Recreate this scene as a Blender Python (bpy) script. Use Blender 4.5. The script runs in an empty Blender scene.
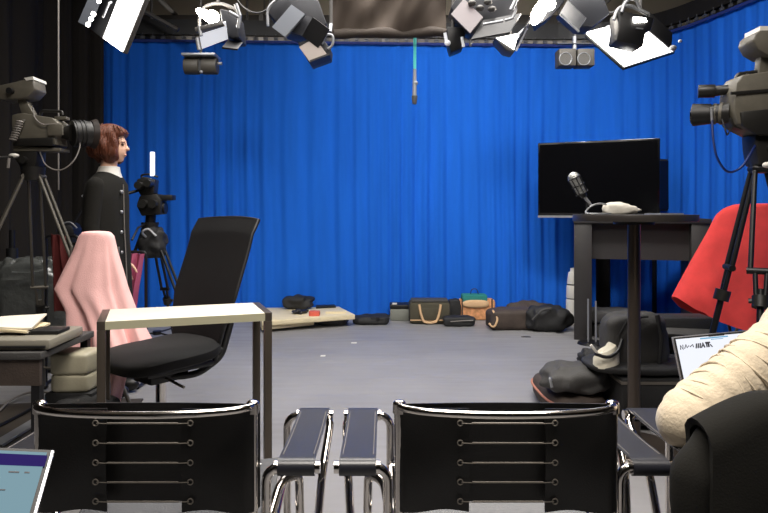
import bpy, bmesh, math, random
from mathutils import Vector, Matrix, noise
C = bpy.context.scene.collection
SC = bpy.context.scene
PI = math.pi
V = Vector
F, CX, HY, H = 650.0, 384.0, 212.0, 1.2       # focal length (px), principal column, horizon row, eye height

def W(px, py, d):
    return V(((px - CX) / F * d, d, H - (py - HY) / F * d))
def FD(py):
    return F * H / (py - HY)                  # distance of a floor point seen at row py

# ------------------------------------------------------------------ materials
MATS = {}
def lin(c):
    return tuple(((v / 255) / 12.92 if v / 255 <= .04045 else ((v / 255 + .055) / 1.055) ** 2.4) for v in c)
def mat(name, rgb, rough=.6, metal=0., bump=0., bscale=60., var=0., vscale=8., sheen=0., coat=0., emit=0., ecol=None,
        alpha=1., trans=0., stretch=None, spec=.5):
    if name in MATS: return MATS[name]
    m = bpy.data.materials.new(name); m.use_nodes = True
    nt = m.node_tree; n = nt.nodes; l = nt.links
    b = n['Principled BSDF']
    c = lin(rgb)
    b.inputs['Base Color'].default_value = (*c, 1)
    b.inputs['Roughness'].default_value = rough
    b.inputs['Metallic'].default_value = metal
    b.inputs['Specular IOR Level'].default_value = spec
    if sheen: b.inputs['Sheen Weight'].default_value = sheen
    if coat: b.inputs['Coat Weight'].default_value = coat; b.inputs['Coat Roughness'].default_value = .12
    if trans: b.inputs['Transmission Weight'].default_value = trans
    if alpha < 1: b.inputs['Alpha'].default_value = alpha
    if emit:
        b.inputs['Emission Color'].default_value = (*lin(ecol or rgb), 1)
        b.inputs['Emission Strength'].default_value = emit
    tc = n.new('ShaderNodeTexCoord'); mp = n.new('ShaderNodeMapping')
    l.new(tc.outputs['Object'], mp.inputs[0])
    if stretch: mp.inputs['Scale'].default_value = stretch
    if var:
        no = n.new('ShaderNodeTexNoise'); no.inputs['Scale'].default_value = vscale; no.inputs['Detail'].default_value = 5
        l.new(mp.outputs[0], no.inputs['Vector'])
        rp = n.new('ShaderNodeValToRGB')
        rp.color_ramp.elements[0].position = .3; rp.color_ramp.elements[1].position = .7
        rp.color_ramp.elements[0].color = (*[v * (1 - var) for v in c], 1)
        rp.color_ramp.elements[1].color = (*[min(1, v * (1 + var)) for v in c], 1)
        l.new(no.outputs['Fac'], rp.inputs[0]); l.new(rp.outputs[0], b.inputs['Base Color'])
    if bump:
        nb = n.new('ShaderNodeTexNoise'); nb.inputs['Scale'].default_value = bscale; nb.inputs['Detail'].default_value = 6
        l.new(mp.outputs[0], nb.inputs['Vector'])
        bp = n.new('ShaderNodeBump'); bp.inputs['Strength'].default_value = bump; bp.inputs['Distance'].default_value = .01
        l.new(nb.outputs['Fac'], bp.inputs['Height']); l.new(bp.outputs[0], b.inputs['Normal'])
    MATS[name] = m
    return m
def weave(m, scale, strength, dist=.004):
    """woven or mesh relief"""
    nt = m.node_tree; n = nt.nodes; l = nt.links
    tc = n.new('ShaderNodeTexCoord'); ws = []
    for ax in ('X', 'Z'):
        w = n.new('ShaderNodeTexWave'); w.bands_direction = ax; w.inputs['Scale'].default_value = scale
        l.new(tc.outputs['Object'], w.inputs['Vector']); ws.append(w)
    mx = n.new('ShaderNodeMath'); mx.operation = 'MULTIPLY'
    l.new(ws[0].outputs['Fac'], mx.inputs[0]); l.new(ws[1].outputs['Fac'], mx.inputs[1])
    bp = n.new('ShaderNodeBump'); bp.inputs['Strength'].default_value = strength; bp.inputs['Distance'].default_value = dist
    l.new(mx.outputs[0], bp.inputs['Height']); l.new(bp.outputs[0], n['Principled BSDF'].inputs['Normal'])
    return m

blue = mat('blue_curtain_cloth', (24, 97, 202), .9, bump=.15, bscale=300, var=.08, vscale=3, spec=.2, stretch=(3, 3, .3))
blackcur = mat('black_curtain_cloth', (36, 33, 31), .95, bump=.2, bscale=200, spec=.2)
chrome = mat('chrome', (215, 210, 205), .12, 1.)
steel = mat('brushed_steel', (128, 122, 114), .4, .6, bump=.05, bscale=200)
leather = mat('black_leather', (14, 13, 12), .38, bump=.12, bscale=260, spec=.45)
saddle = mat('polished_black_saddle_leather', (34, 35, 42), .36, bump=.06, bscale=200, spec=.6)
rubber = mat('black_plastic', (18, 18, 19), .5)
blackmetal = mat('black_painted_metal', (24, 24, 26), .42, .3, bump=.05, bscale=150)
greymetal = mat('grey_painted_metal', (92, 90, 88), .5, .4, bump=.05, bscale=90)
lightgrey = mat('light_grey_metal', (150, 152, 156), .4, .5)
camgrey = mat('camera_grey_plastic', (92, 88, 78), .5, bump=.08, bscale=120, var=.12, vscale=20)
camdark = mat('camera_dark_plastic', (30, 29, 27), .42, bump=.06, bscale=120)
glass = mat('lens_glass', (12, 14, 20), .05, coat=1., spec=.9)
whitep = mat('white_plastic', (225, 222, 214), .45)
pinkc = mat('pale_pink_cloth', (253, 198, 195), .9, bump=.25, bscale=180, var=.05, vscale=14)
pink2 = mat('deep_pink_cloth', (176, 84, 116), .9, bump=.2, bscale=160, var=.15, vscale=10)
maroon = mat('maroon_cloth', (92, 26, 24), .85, bump=.2, bscale=160)
redc = mat('red_felt_cloth', (228, 70, 68), .95, bump=.3, bscale=220, var=.1, vscale=9)
tabtop = mat('pale_laminate_top', (226, 220, 204), .4, var=.04, vscale=20)
tabedge = mat('pale_laminate_edge', (170, 166, 140), .5)
tableg = mat('brown_grey_metal_leg', (84, 76, 68), .4, .6)
mesh_f = weave(mat('black_mesh_fabric', (13, 13, 15), .8, spec=.3), 160, .6)
seat_f = mat('black_seat_fabric', (16, 16, 17), .85, bump=.2, bscale=300)
deskm = mat('black_desk_laminate', (44, 42, 42), .45, bump=.04, bscale=40, var=.08, vscale=4)
screen = mat('dark_screen_glass', (8, 8, 10), .12, spec=.6)
woodp = mat('pale_birch_wood', (222, 208, 172), .55, var=.08, vscale=6, stretch=(.4, 4, 4))
bagblack = mat('black_nylon', (27, 27, 28), .7, bump=.25, bscale=110, var=.2, vscale=12)
baggrey = mat('dark_grey_nylon', (62, 61, 60), .75, bump=.25, bscale=110, var=.15, vscale=12)
khaki = mat('olive_canvas', (70, 66, 52), .85, bump=.25, bscale=140, var=.15, vscale=14)
tan = mat('tan_webbing', (205, 170, 130), .8, bump=.1)
orange = mat('orange_printed_canvas', (206, 146, 100), .8, bump=.2, bscale=100, var=.3, vscale=22)
teal = mat('teal_canvas', (30, 118, 112), .8, bump=.2, bscale=100)
brownb = mat('dark_brown_nylon', (62, 52, 46), .75, bump=.25, bscale=110, var=.2, vscale=12)
cream = mat('cream_ribbed_knit', (208, 192, 166), .9, bump=.35, bscale=90, var=.05, vscale=10, sheen=.3, stretch=(1, 1, 1))
coatm = mat('black_wool_coat', (28, 27, 24), .95, bump=.12, bscale=200, spec=.25)
skin = mat('skin', (222, 178, 152), .5, bump=.05)
hairm = mat('red_brown_hair', (98, 50, 28), .45, bump=.6, bscale=60, var=.3, vscale=30, stretch=(8, 8, 1))
darkhair = mat('dark_hair', (40, 28, 22), .5, bump=.5, bscale=60)
taupe = mat('taupe_cloth', (72, 62, 54), .85, bump=.2, bscale=120, var=.08, vscale=5)
paper = mat('paper', (230, 222, 205), .8)
beigec = mat('beige_vinyl', (168, 162, 140), .5, bump=.1, bscale=60)
alu = mat('laptop_aluminium', (170, 172, 178), .35, .8)
plasticwrap = mat('crinkled_clear_plastic', (86, 88, 86), .18, bump=1., bscale=14, spec=.8, coat=.5)
white_e = mat('lit_white_diffuser', (255, 252, 248), .6, emit=7.)
hot_e = mat('hot_lamp_glass', (255, 246, 232), .4, emit=40.)
led_e = mat('led_spot', (255, 250, 240), .4, emit=12.)
reflw = mat('white_painted_door', (215, 218, 225), .5)
screen_e = mat('laptop_white_screen', (20, 20, 22), .5, spec=.08, emit=.85, ecol=(240, 243, 252))
screen_b = mat('laptop_blue_screen', (14, 14, 16), .5, spec=.05, emit=.5, ecol=(150, 190, 205))
screen_p = mat('laptop_purple_bar', (6, 4, 12), .6, spec=.04, emit=.5, ecol=(48, 30, 120))
screen_h = mat('screen_light_blue_strip', (10, 12, 16), .5, spec=.05, emit=.7, ecol=(120, 185, 225))
ink = mat('screen_dark_writing', (40, 40, 50), .5)
tealcord = mat('teal_cord', (90, 215, 205), .6)
bluecable = mat('dark_blue_cable', (16, 34, 90), .35)
blackcable = mat('black_cable', (16, 16, 16), .4)
greycable = mat('grey_cable', (120, 115, 110), .5)

# ------------------------------------------------------------------ mesh builder
def basis(direction, up=V((0, 0, 1))):
    z = direction.normalized()
    if abs(z.dot(up)) > .999: up = V((0, 1, 0))
    x = up.cross(z).normalized(); y = z.cross(x)
    return x, y, z
class MB:
    def __init__(s): s.v = []; s.f = []
    def add(s, vs, fs):
        b = len(s.v); s.v += [V(v) for v in vs]; s.f += [tuple(i + b for i in f) for f in fs]; return s
    def box(s, c, size, rot=None):
        hx, hy, hz = [q / 2 for q in size]; c = V(c)
        vs = [V((x * hx, y * hy, z * hz)) for x in (-1, 1) for y in (-1, 1) for z in (-1, 1)]
        if rot is not None:
            R = rot if isinstance(rot, Matrix) else Matrix.Rotation(rot, 3, 'Z')
            vs = [R @ v for v in vs]
        return s.add([v + c for v in vs], [(0, 1, 3, 2), (4, 6, 7, 5), (0, 4, 5, 1), (2, 3, 7, 6), (0, 2, 6, 4), (1, 5, 7, 3)])
    def slab(s, p, u, v, t):
        """box from a corner, two edge vectors and a thickness along -(u x v)"""
        p, u, v = V(p), V(u), V(v); n = u.cross(v).normalized() * t
        q = [p, p + u, p + u + v, p + v]
        return s.add(q + [a - n for a in q], [(0, 1, 2, 3), (7, 6, 5, 4), (0, 4, 5, 1), (1, 5, 6, 2), (2, 6, 7, 3), (3, 7, 4, 0)])
    def cyl(s, p0, p1, r0, r1=None, n=16):
        p0, p1 = V(p0), V(p1); r1 = r0 if r1 is None else r1
        x, y, z = basis(p1 - p0)
        ring = [(math.cos(2 * PI * i / n), math.sin(2 * PI * i / n)) for i in range(n)]
        vs = [p0 + (x * a + y * b) * r0 for a, b in ring] + [p1 + (x * a + y * b) * r1 for a, b in ring]
        fs = [(i, (i + 1) % n, n + (i + 1) % n, n + i) for i in range(n)] + [tuple(range(n - 1, -1, -1)), tuple(range(n, 2 * n))]
        return s.add(vs, fs)
    def tube(s, pts, r, n=10, fillet=0., seg=6, closed=False):
        pts = [V(p) for p in pts]
        if fillet:
            out = [pts[0]]
            for a, b, c in zip(pts, pts[1:], pts[2:]):
                d1 = (a - b); d2 = (c - b); k = min(fillet, d1.length * .49, d2.length * .49)
                e1 = b + d1.normalized() * k; e2 = b + d2.normalized() * k
                for i in range(seg + 1):
                    t = i / seg; out.append(e1 * (1 - t) ** 2 + b * 2 * t * (1 - t) + e2 * t * t)
            out.append(pts[-1]); pts = out
        m = len(pts); tang = []
        for i in range(m):
            a = pts[max(0, i - 1)]; b = pts[min(m - 1, i + 1)]; tang.append((b - a).normalized())
        x, y, z = basis(tang[0]); vs = []
        for i in range(m):
            t = tang[i]; x = (x - t * x.dot(t)).normalized(); y = t.cross(x)
            rr = r(i / (m - 1)) if callable(r) else r
            vs += [pts[i] + (x * math.cos(2 * PI * k / n) + y * math.sin(2 * PI * k / n)) * rr for k in range(n)]
        fs = [(i * n + k, i * n + (k + 1) % n, (i + 1) * n + (k + 1) % n, (i + 1) * n + k) for i in range(m - 1) for k in range(n)]
        fs += [tuple(range(n - 1, -1, -1)), tuple(range((m - 1) * n, m * n))]
        return s.add(vs, fs)
    def ell(s, c, rad, nu=20, nv=12, rot=None, e=1., fn=None):
        c = V(c); sg = lambda a: math.copysign(abs(a) ** e, a); vs = []
        for j in range(1, nv):
            ph = -PI / 2 + PI * j / nv
            for i in range(nu):
                th = 2 * PI * i / nu
                vs.append(V((rad[0] * sg(math.cos(ph)) * sg(math.cos(th)), rad[1] * sg(math.cos(ph)) * sg(math.sin(th)), rad[2] * sg(math.sin(ph)))))
        vs += [V((0, 0, -rad[2])), V((0, 0, rad[2]))]
        if fn: vs = [fn(v) for v in vs]
        if rot is not None: vs = [rot @ v for v in vs]
        b = (nv - 1) * nu
        fs = [(j * nu + i, j * nu + (i + 1) % nu, (j + 1) * nu + (i + 1) % nu, (j + 1) * nu + i) for j in range(nv - 2) for i in range(nu)]
        fs += [(b, (i + 1) % nu, i) for i in range(nu)] + [(b + 1, (nv - 2) * nu + i, (nv - 2) * nu + (i + 1) % nu) for i in range(nu)]
        return s.add([v + c for v in vs], fs)
    def loft(s, rings, cap=True):
        n = len(rings[0]); vs = [p for r in rings for p in r]; m = len(rings)
        fs = [(i * n + k, i * n + (k + 1) % n, (i + 1) * n + (k + 1) % n, (i + 1) * n + k) for i in range(m - 1) for k in range(n)]
        if cap: fs += [tuple(range(n - 1, -1, -1)), tuple(range((m - 1) * n, m * n))]
        return s.add(vs, fs)
    def prism(s, outline, off):
        """closed outline (3D points) extruded by the vector off"""
        o = [V(p) for p in outline]; off = V(off); n = len(o)
        return s.add(o + [p + off for p in o], [tuple(range(n - 1, -1, -1)), tuple(range(n, 2 * n))] + [(i, (i + 1) % n, n + (i + 1) % n, n + i) for i in range(n)])
    def pprism(s, pix, d, t):
        """silhouette at distance d, real thickness t, centred on d"""
        return s.prism([W(x, y, d) - V((0, t / 2, 0)) for x, y in pix], (0, t, 0))
    def sheet(s, fn, nu, nv, t=.003):
        """fn(u,v)->point; closed thin solid of thickness t"""
        g = [[V(fn(i / nu, j / nv)) for i in range(nu + 1)] for j in range(nv + 1)]
        nn = []
        for j in range(nv + 1):
            r = []
            for i in range(nu + 1):
                a = g[j][min(nu, i + 1)] - g[j][max(0, i - 1)]; b = g[min(nv, j + 1)][i] - g[max(0, j - 1)][i]
                q = a.cross(b); r.append(q.normalized() if q.length > 1e-9 else V((0, 1, 0)))
            nn.append(r)
        A = [p for r in g for p in r]; B = [g[j][i] + nn[j][i] * t for j in range(nv + 1) for i in range(nu + 1)]
        k = nu + 1; N = len(A); fs = []
        for j in range(nv):
            for i in range(nu):
                a = j * k + i; q = (a, a + 1, a + k + 1, a + k)
                fs.append(q[::-1]); fs.append(tuple(x + N for x in q))
        edge = [i for i in range(nu)] + [j * k + nu for j in range(nv)] + [nv * k + i for i in range(nu, 0, -1)] + [j * k for j in range(nv, 0, -1)]
        for a, b in zip(edge, edge[1:] + edge[:1]): fs.append((a, b, b + N, a + N))
        return s.add(A + B, fs)
    def split(s):
        par = list(range(len(s.v)))
        def fd(a):
            while par[a] != a: par[a] = par[par[a]]; a = par[a]
            return a
        for f in s.f:
            for q in f[1:]: par[fd(q)] = fd(f[0])
        groups = {}
        for f in s.f: groups.setdefault(fd(f[0]), []).append(f)
        out = []
        for fs in groups.values():
            ids = sorted({i for f in fs for i in f}); mp = {k: j for j, k in enumerate(ids)}; m = MB()
            m.v = [s.v[i] for i in ids]; m.f = [tuple(mp[i] for i in f) for f in fs]; out.append(m)
        return out
    def builds(s, name, m, parent, **k):
        return [q.build(name, m, parent, **k) for q in s.split()]
    def build(s, name, m, parent=None, world=False, bevel=0., smooth=True, label=None, subsurf=0, remesh=0., kind=None, ang=40):
        vs = s.v
        if parent is not None and world:
            M_ = parent.matrix_basis.copy(); q_ = parent.parent
            while q_ is not None: M_ = q_.matrix_basis @ M_; q_ = q_.parent
            inv = M_.inverted(); vs = [inv @ v for v in vs]
        org = V((0, 0, 0))
        if parent is None:
            lo = V((min(v.x for v in vs), min(v.y for v in vs), min(v.z for v in vs))); hi = V((max(v.x for v in vs), max(v.y for v in vs), max(v.z for v in vs)))
            org = V(((lo.x + hi.x) / 2, (lo.y + hi.y) / 2, lo.z)); vs = [v - org for v in vs]
        me = bpy.data.meshes.new(name); me.from_pydata([tuple(v) for v in vs], [], s.f); me.validate()
        bm = bmesh.new(); bm.from_mesh(me); bmesh.ops.recalc_face_normals(bm, faces=bm.faces); bm.to_mesh(me); bm.free()
        me.materials.append(m)
        o = bpy.data.objects.new(name, me); C.objects.link(o)
        if remesh:
            r = o.modifiers.new('r', 'REMESH'); r.mode = 'VOXEL'; r.voxel_size = remesh
            q = o.modifiers.new('s', 'SMOOTH'); q.factor = .6; q.iterations = 4
        if bevel:
            q = o.modifiers.new('b', 'BEVEL'); q.width = bevel; q.segments = 2; q.limit_method = 'ANGLE'; q.angle_limit = math.radians(35)
        if subsurf:
            q = o.modifiers.new('u', 'SUBSURF'); q.levels = q.render_levels = subsurf
        if remesh or bevel or subsurf:
            dg = bpy.context.evaluated_depsgraph_get(); dg.update()
            nm = bpy.data.meshes.new_from_object(o.evaluated_get(dg)); o.modifiers.clear(); o.data = nm; nm.name = name
            if not nm.materials: nm.materials.append(m)
        if smooth:
            for p in o.data.polygons: p.use_smooth = True
            if not remesh:
                bm = bmesh.new(); bm.from_mesh(o.data); lim = math.radians(ang)
                for e in bm.edges:
                    e.smooth = not (len(e.link_faces) == 2 and e.calc_face_angle(0) > lim)
                bm.to_mesh(o.data); bm.free()
        if parent is not None: o.parent = parent
        else: o.location = org
        if label: o['label'] = label
        if kind: o['kind'] = kind
        return o
def tag(o, label, cat, group=None, kind=None):
    o['label'] = label; o['category'] = cat
    if group: o['group'] = group
    if kind: o['kind'] = kind
    return o
def thing(name, label, cat, loc=(0, 0, 0), rotz=0, group=None):
    o = bpy.data.objects.new(name, None); C.objects.link(o)
    o.location = loc; o.rotation_euler = (0, 0, rotz)
    o.matrix_basis = Matrix.Translation(V(loc)) @ Matrix.Rotation(rotz, 4, 'Z')
    o.empty_display_size = .1
    return tag(o, label, cat, group)
def copy_tree(o, parent=None):
    c = o.copy(); C.objects.link(c)
    if parent: c.parent = parent
    for ch in list(o.children): copy_tree(ch, c)
    return c
def struct(name, mb, m, **k):
    o = mb.build(name, m, **k); o['kind'] = 'structure'; return o
def blob(mb, c, size, e=.6, amp=.08, seed=0, rot=0., nu=48, nv=28, sc=2.6):
    """a soft stuffed shape standing on z = c.z"""
    hx, hy, hz = [q / 2 for q in size]; off = V((seed * 7.3, seed * 3.1, seed))
    def fn(v):
        k = 1 + amp * noise.noise(v * sc / max(.2, max(size)) * 2 + off) * 2
        w = V((v.x * k, v.y * k, v.z * k))
        if w.z < 0: w.z = max(w.z, -hz * .92)
        return w
    return mb.ell(V(c) + V((0, 0, hz * .92)), (hx, hy, hz), nu, nv, Matrix.Rotation(rot, 3, 'Z'), e, fn)
# ------------------------------------------------------------------ setting
def floor_mat():
    m = mat('grey_vinyl_floor', (134, 133, 134), .3, var=.08, vscale=1.6, spec=.3)
    nt = m.node_tree; n = nt.nodes; l = nt.links; b = n['Principled BSDF']
    tc = n.new('ShaderNodeTexCoord'); mp = n.new('ShaderNodeMapping'); mp.inputs['Scale'].default_value = (1.2, 9, 1)
    no = n.new('ShaderNodeTexNoise'); no.inputs['Scale'].default_value = 1.4; no.inputs['Detail'].default_value = 7
    l.new(tc.outputs['Object'], mp.inputs[0]); l.new(mp.outputs[0], no.inputs['Vector'])
    mr = n.new('ShaderNodeMapRange'); mr.inputs['From Min'].default_value = .3; mr.inputs['From Max'].default_value = .7
    mr.inputs['To Min'].default_value = .34; mr.inputs['To Max'].default_value = .55
    l.new(no.outputs['Fac'], mr.inputs['Value']); l.new(mr.outputs[0], b.inputs['Roughness'])
    bp = n.new('ShaderNodeBump'); bp.inputs['Strength'].default_value = .12; bp.inputs['Distance'].default_value = .01
    l.new(no.outputs['Fac'], bp.inputs['Height']); l.new(bp.outputs[0], b.inputs['Normal'])
    return m
wallm = mat('beige_grey_plaster', (176, 166, 150), .9, bump=.1, bscale=30, var=.08, vscale=1.5)
wallg = mat('dark_grey_wall', (70, 68, 66), .9, bump=.1, bscale=30)
RX0, RX1, RY0, RY1, RZ = -4.3, 4.3, -3.2, 8.6, 4.1
struct('floor', MB().box((0, (RY0 + RY1) / 2, -.05), (RX1 - RX0 + .4, RY1 - RY0 + .4, .1)), floor_mat())
struct('ceiling', MB().box((0, (RY0 + RY1) / 2, RZ + .05), (RX1 - RX0 + .4, RY1 - RY0 + .4, .1)), wallm)
struct('wall_back', MB().box((0, RY1 + .1, RZ / 2), (RX1 - RX0 + .4, .2, RZ)), wallm)
struct('wall_left', MB().box((RX0 - .1, (RY0 + RY1) / 2, RZ / 2), (.2, RY1 - RY0, RZ)), wallg)
struct('wall_right', MB().box((RX1 + .1, (RY0 + RY1) / 2, RZ / 2), (.2, RY1 - RY0, RZ)), wallg)
struct('wall_front', MB().box((0, RY0 - .1, RZ / 2), (RX1 - RX0 + .4, .2, RZ)), wallg)

def path_fn(pts, fillet):
    """dense polyline with filleted corners and an arc-length evaluator"""
    pts = [V((*p, 0)) for p in pts]; out = [pts[0]]
    for a, b, c in zip(pts, pts[1:], pts[2:]):
        d1 = a - b; d2 = c - b; k = min(fillet, d1.length * .49, d2.length * .49)
        e1 = b + d1.normalized() * k; e2 = b + d2.normalized() * k
        for i in range(17):
            t = i / 16; out.append(e1 * (1 - t) ** 2 + b * 2 * t * (1 - t) + e2 * t * t)
    out.append(pts[-1]); L = [0]
    for a, b in zip(out, out[1:]): L.append(L[-1] + (b - a).length)
    def ev(s):
        s = max(0, min(L[-1], s))
        for i in range(len(L) - 1):
            if s <= L[i + 1] + 1e-9: break
        t = (s - L[i]) / max(1e-9, L[i + 1] - L[i]); d = (out[i + 1] - out[i]).normalized()
        return out[i].lerp(out[i + 1], t), V((-d.y, d.x, 0))
    return ev, L[-1], out
def curtain(name, pts, fillet, z0, z1, lam, amp, m, seed, ampfn=None):
    ev, L, out = path_fn(pts, fillet); N = int(L / lam * 14)
    base = [ev(L * i / N) for i in range(N + 1)]
    def fn(u, v):
        i = round(u * N); p, nrm = base[i]; s = L * i / N
        ph = 2 * PI * (s / lam + 1.9 * noise.noise(V((s * .8 + seed, seed, 0))))
        a = amp * (.55 + .9 * abs(noise.noise(V((s * .9, 5 + seed, 0))))) * (ampfn(s / L) if ampfn else 1)
        w = math.sin(ph) * .75 + .35 * math.sin(2.1 * ph + 3 * noise.noise(V((s, seed, v * 1.5))))
        sway = .035 * noise.noise(V((s * .8, v * 2, seed)))
        k = .45 + .55 * min(1, v * 2.2)
        q = p + nrm * (a * w * k + sway * v)
        return V((q.x, q.y, z1 + (z0 - z1) * v))
    return MB().sheet(fn, N, 10, .004), out, ev, L
BZ = 3.17
mb, bpath, bev, bL = curtain('x', [(-3.45, 7.3), (2.95, 7.6), (3.5, 5.6), (3.75, 2.6)], 1.5, .02, BZ - .04, .19, .036, blue, 3,
                lambda u: 1.5 - .85 * min(1, u / .3) if u < .3 else .65)
bc = thing('stage_curtain', 'bright blue full-height backdrop curtain hanging around the back and right of the studio floor', 'curtain', (0, 7.4, 0))
mb.build('curtain_fabric', blue, bc, world=True, ang=80)
tp = MB(); 
def tapefn(u, v):
    p, n = bev(bL * u); return V((p.x - n.x * .0, p.y, BZ - .06 + .03 * (1 - v))) - n * .045
tp.sheet(tapefn, 160, 1, .003).build('heading_tape', mat('dark_heading_tape', (16, 40, 110), .8), bc, world=True)
mb, kpath, kev, kL = curtain('x', [(-3.02, 7.0), (-3.34, 6.9), (-3.42, 3.2), (-3.9, -.5)], .3, .03, 4.0, .27, .085, blackcur, 8)
tag(mb.build('side_curtain', blackcur, ang=80), 'black full-height curtain hanging in folds down the left side', 'curtain')

# curtain rails
rl = thing('curtain_rail', 'dark curved rail with pale hooks that carries the blue curtain', 'curtain rail', (0, 7.4, BZ))
rm = MB()
def railpts(dz, off, ev, L, n=70):
    r = []
    for i in range(n + 1):
        p, nn = ev(L * i / n); r.append(V((p.x, p.y, BZ + dz)) - nn * off)
    return r
for a in (0.0,):
    pr = railpts(.07, 0, bev, bL)
    rings = [[p + V((0, 0, -.035)) + n_ * q for q in (0,)] for p, n_ in []]
P = railpts(0, 0, bev, bL, 90)
rings = []
for i in range(91):
    p, nn = bev(bL * i / 90)
    rings.append([V((p.x, p.y, BZ)) + nn * a + V((0, 0, b)) for a, b in ((-.03, .03), (.03, .03), (.03, .2), (-.03, .2))])
rm.loft(rings); rm.build('rail', blackmetal, rl, world=True, smooth=False)
for i in range(98):
    s = bL * (i + .5) / 98; p, nn = bev(s); q = V((p.x, p.y, 0)) - nn * .05
    h = MB().box(q + V((0, 0, BZ - .012)), (.05, .012, .03), math.atan2(nn.y, nn.x) - PI / 2)
    h.cyl(q + V((0, 0, BZ + .005)), q + V((0, 0, BZ + .04)), .005, n=6)
    h.build('curtain_hook', mat('hook_grey', (62, 64, 70), .6), rl, world=True)
for px in (150, 246, 360, 500, 560):
    x = (px - CX) / F * 7.4
    MB().cyl((x, 7.45, BZ + .2), (x, 7.45, RZ), .015).build('hanger_rod', greymetal, rl, world=True)

# lighting grid pipes
gp = thing('lighting_grid', 'grey pipe grid under the ceiling that carries the studio lamps', 'pipe grid', (0, 5, 3.55))
for y in (3.2, 4.6, 6.0):
    MB().cyl((-3.9, y, 3.72), (3.9, y, 3.72), .028).build('cross_pipe', greymetal, gp, world=True)
for x in (-2.6, -.9, .9, 2.6):
    MB().cyl((x, 0.2, 3.66), (x, 8.2, 3.66), .028).build('long_pipe', greymetal, gp, world=True)
MB().cyl(W(128, 2, 6.9), W(178, 30, 6.9), .022).build('brace_pipe', greymetal, gp, world=True)
for x, y in ((-2.6, 4.6), (-.9, 4.6), (.9, 4.6), (2.6, 4.6), (-2.6, 6.0), (2.6, 6.0), (-.9, 3.2), (.9, 3.2), (-2.6, 7.6), (.9, 7.6), (2.6, 7.6), (-.9, 7.6)):
    MB().cyl((x, y, 3.66), (x, y, RZ), .012).build('drop_rod', greymetal, gp, world=True)
# duct above the curtain, seen over its top edge
dk = thing('ventilation_duct', 'wide dark grey duct running above the top edge of the blue curtain', 'duct', (0, 8.1, 3.4))
MB().box((-.2, 8.15, 3.44), (7.6, .42, .34)).build('duct_body', mat('duct_metal', (52, 49, 47), .6, .3, bump=.05), dk, world=True, bevel=.01)
for x in (-3, -1.5, 0, 1.5, 3):
    MB().box((x, 8.15, 3.44), (.05, .46, .38)).build('duct_flange', greymetal, dk, world=True)
    MB().box((x, 8.15, 3.86), (.02, .02, .48)).build('duct_hanger', greymetal, dk, world=True)

# tape and scuff marks on the floor
for px, py, w, c in ((354, 343, .05, whitep), (323, 356, .04, whitep), (526, 337, .09, rubber), (560, 333, .08, rubber)):
    p = W(px, py, FD(py))
    o = MB().box((p.x, p.y, .0015), (w, .035, .003)).build('floor_tape', c)
    tag(o, {354: 'small white tape scrap on the grey floor, the farther white one', 323: 'small white tape scrap on the grey floor, the nearer white one',
            526: 'thin dark tape mark on the grey floor, left of the pair before the desk', 560: 'thin dark tape mark on the grey floor, right of the pair before the desk'}[px], 'tape mark')
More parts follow.
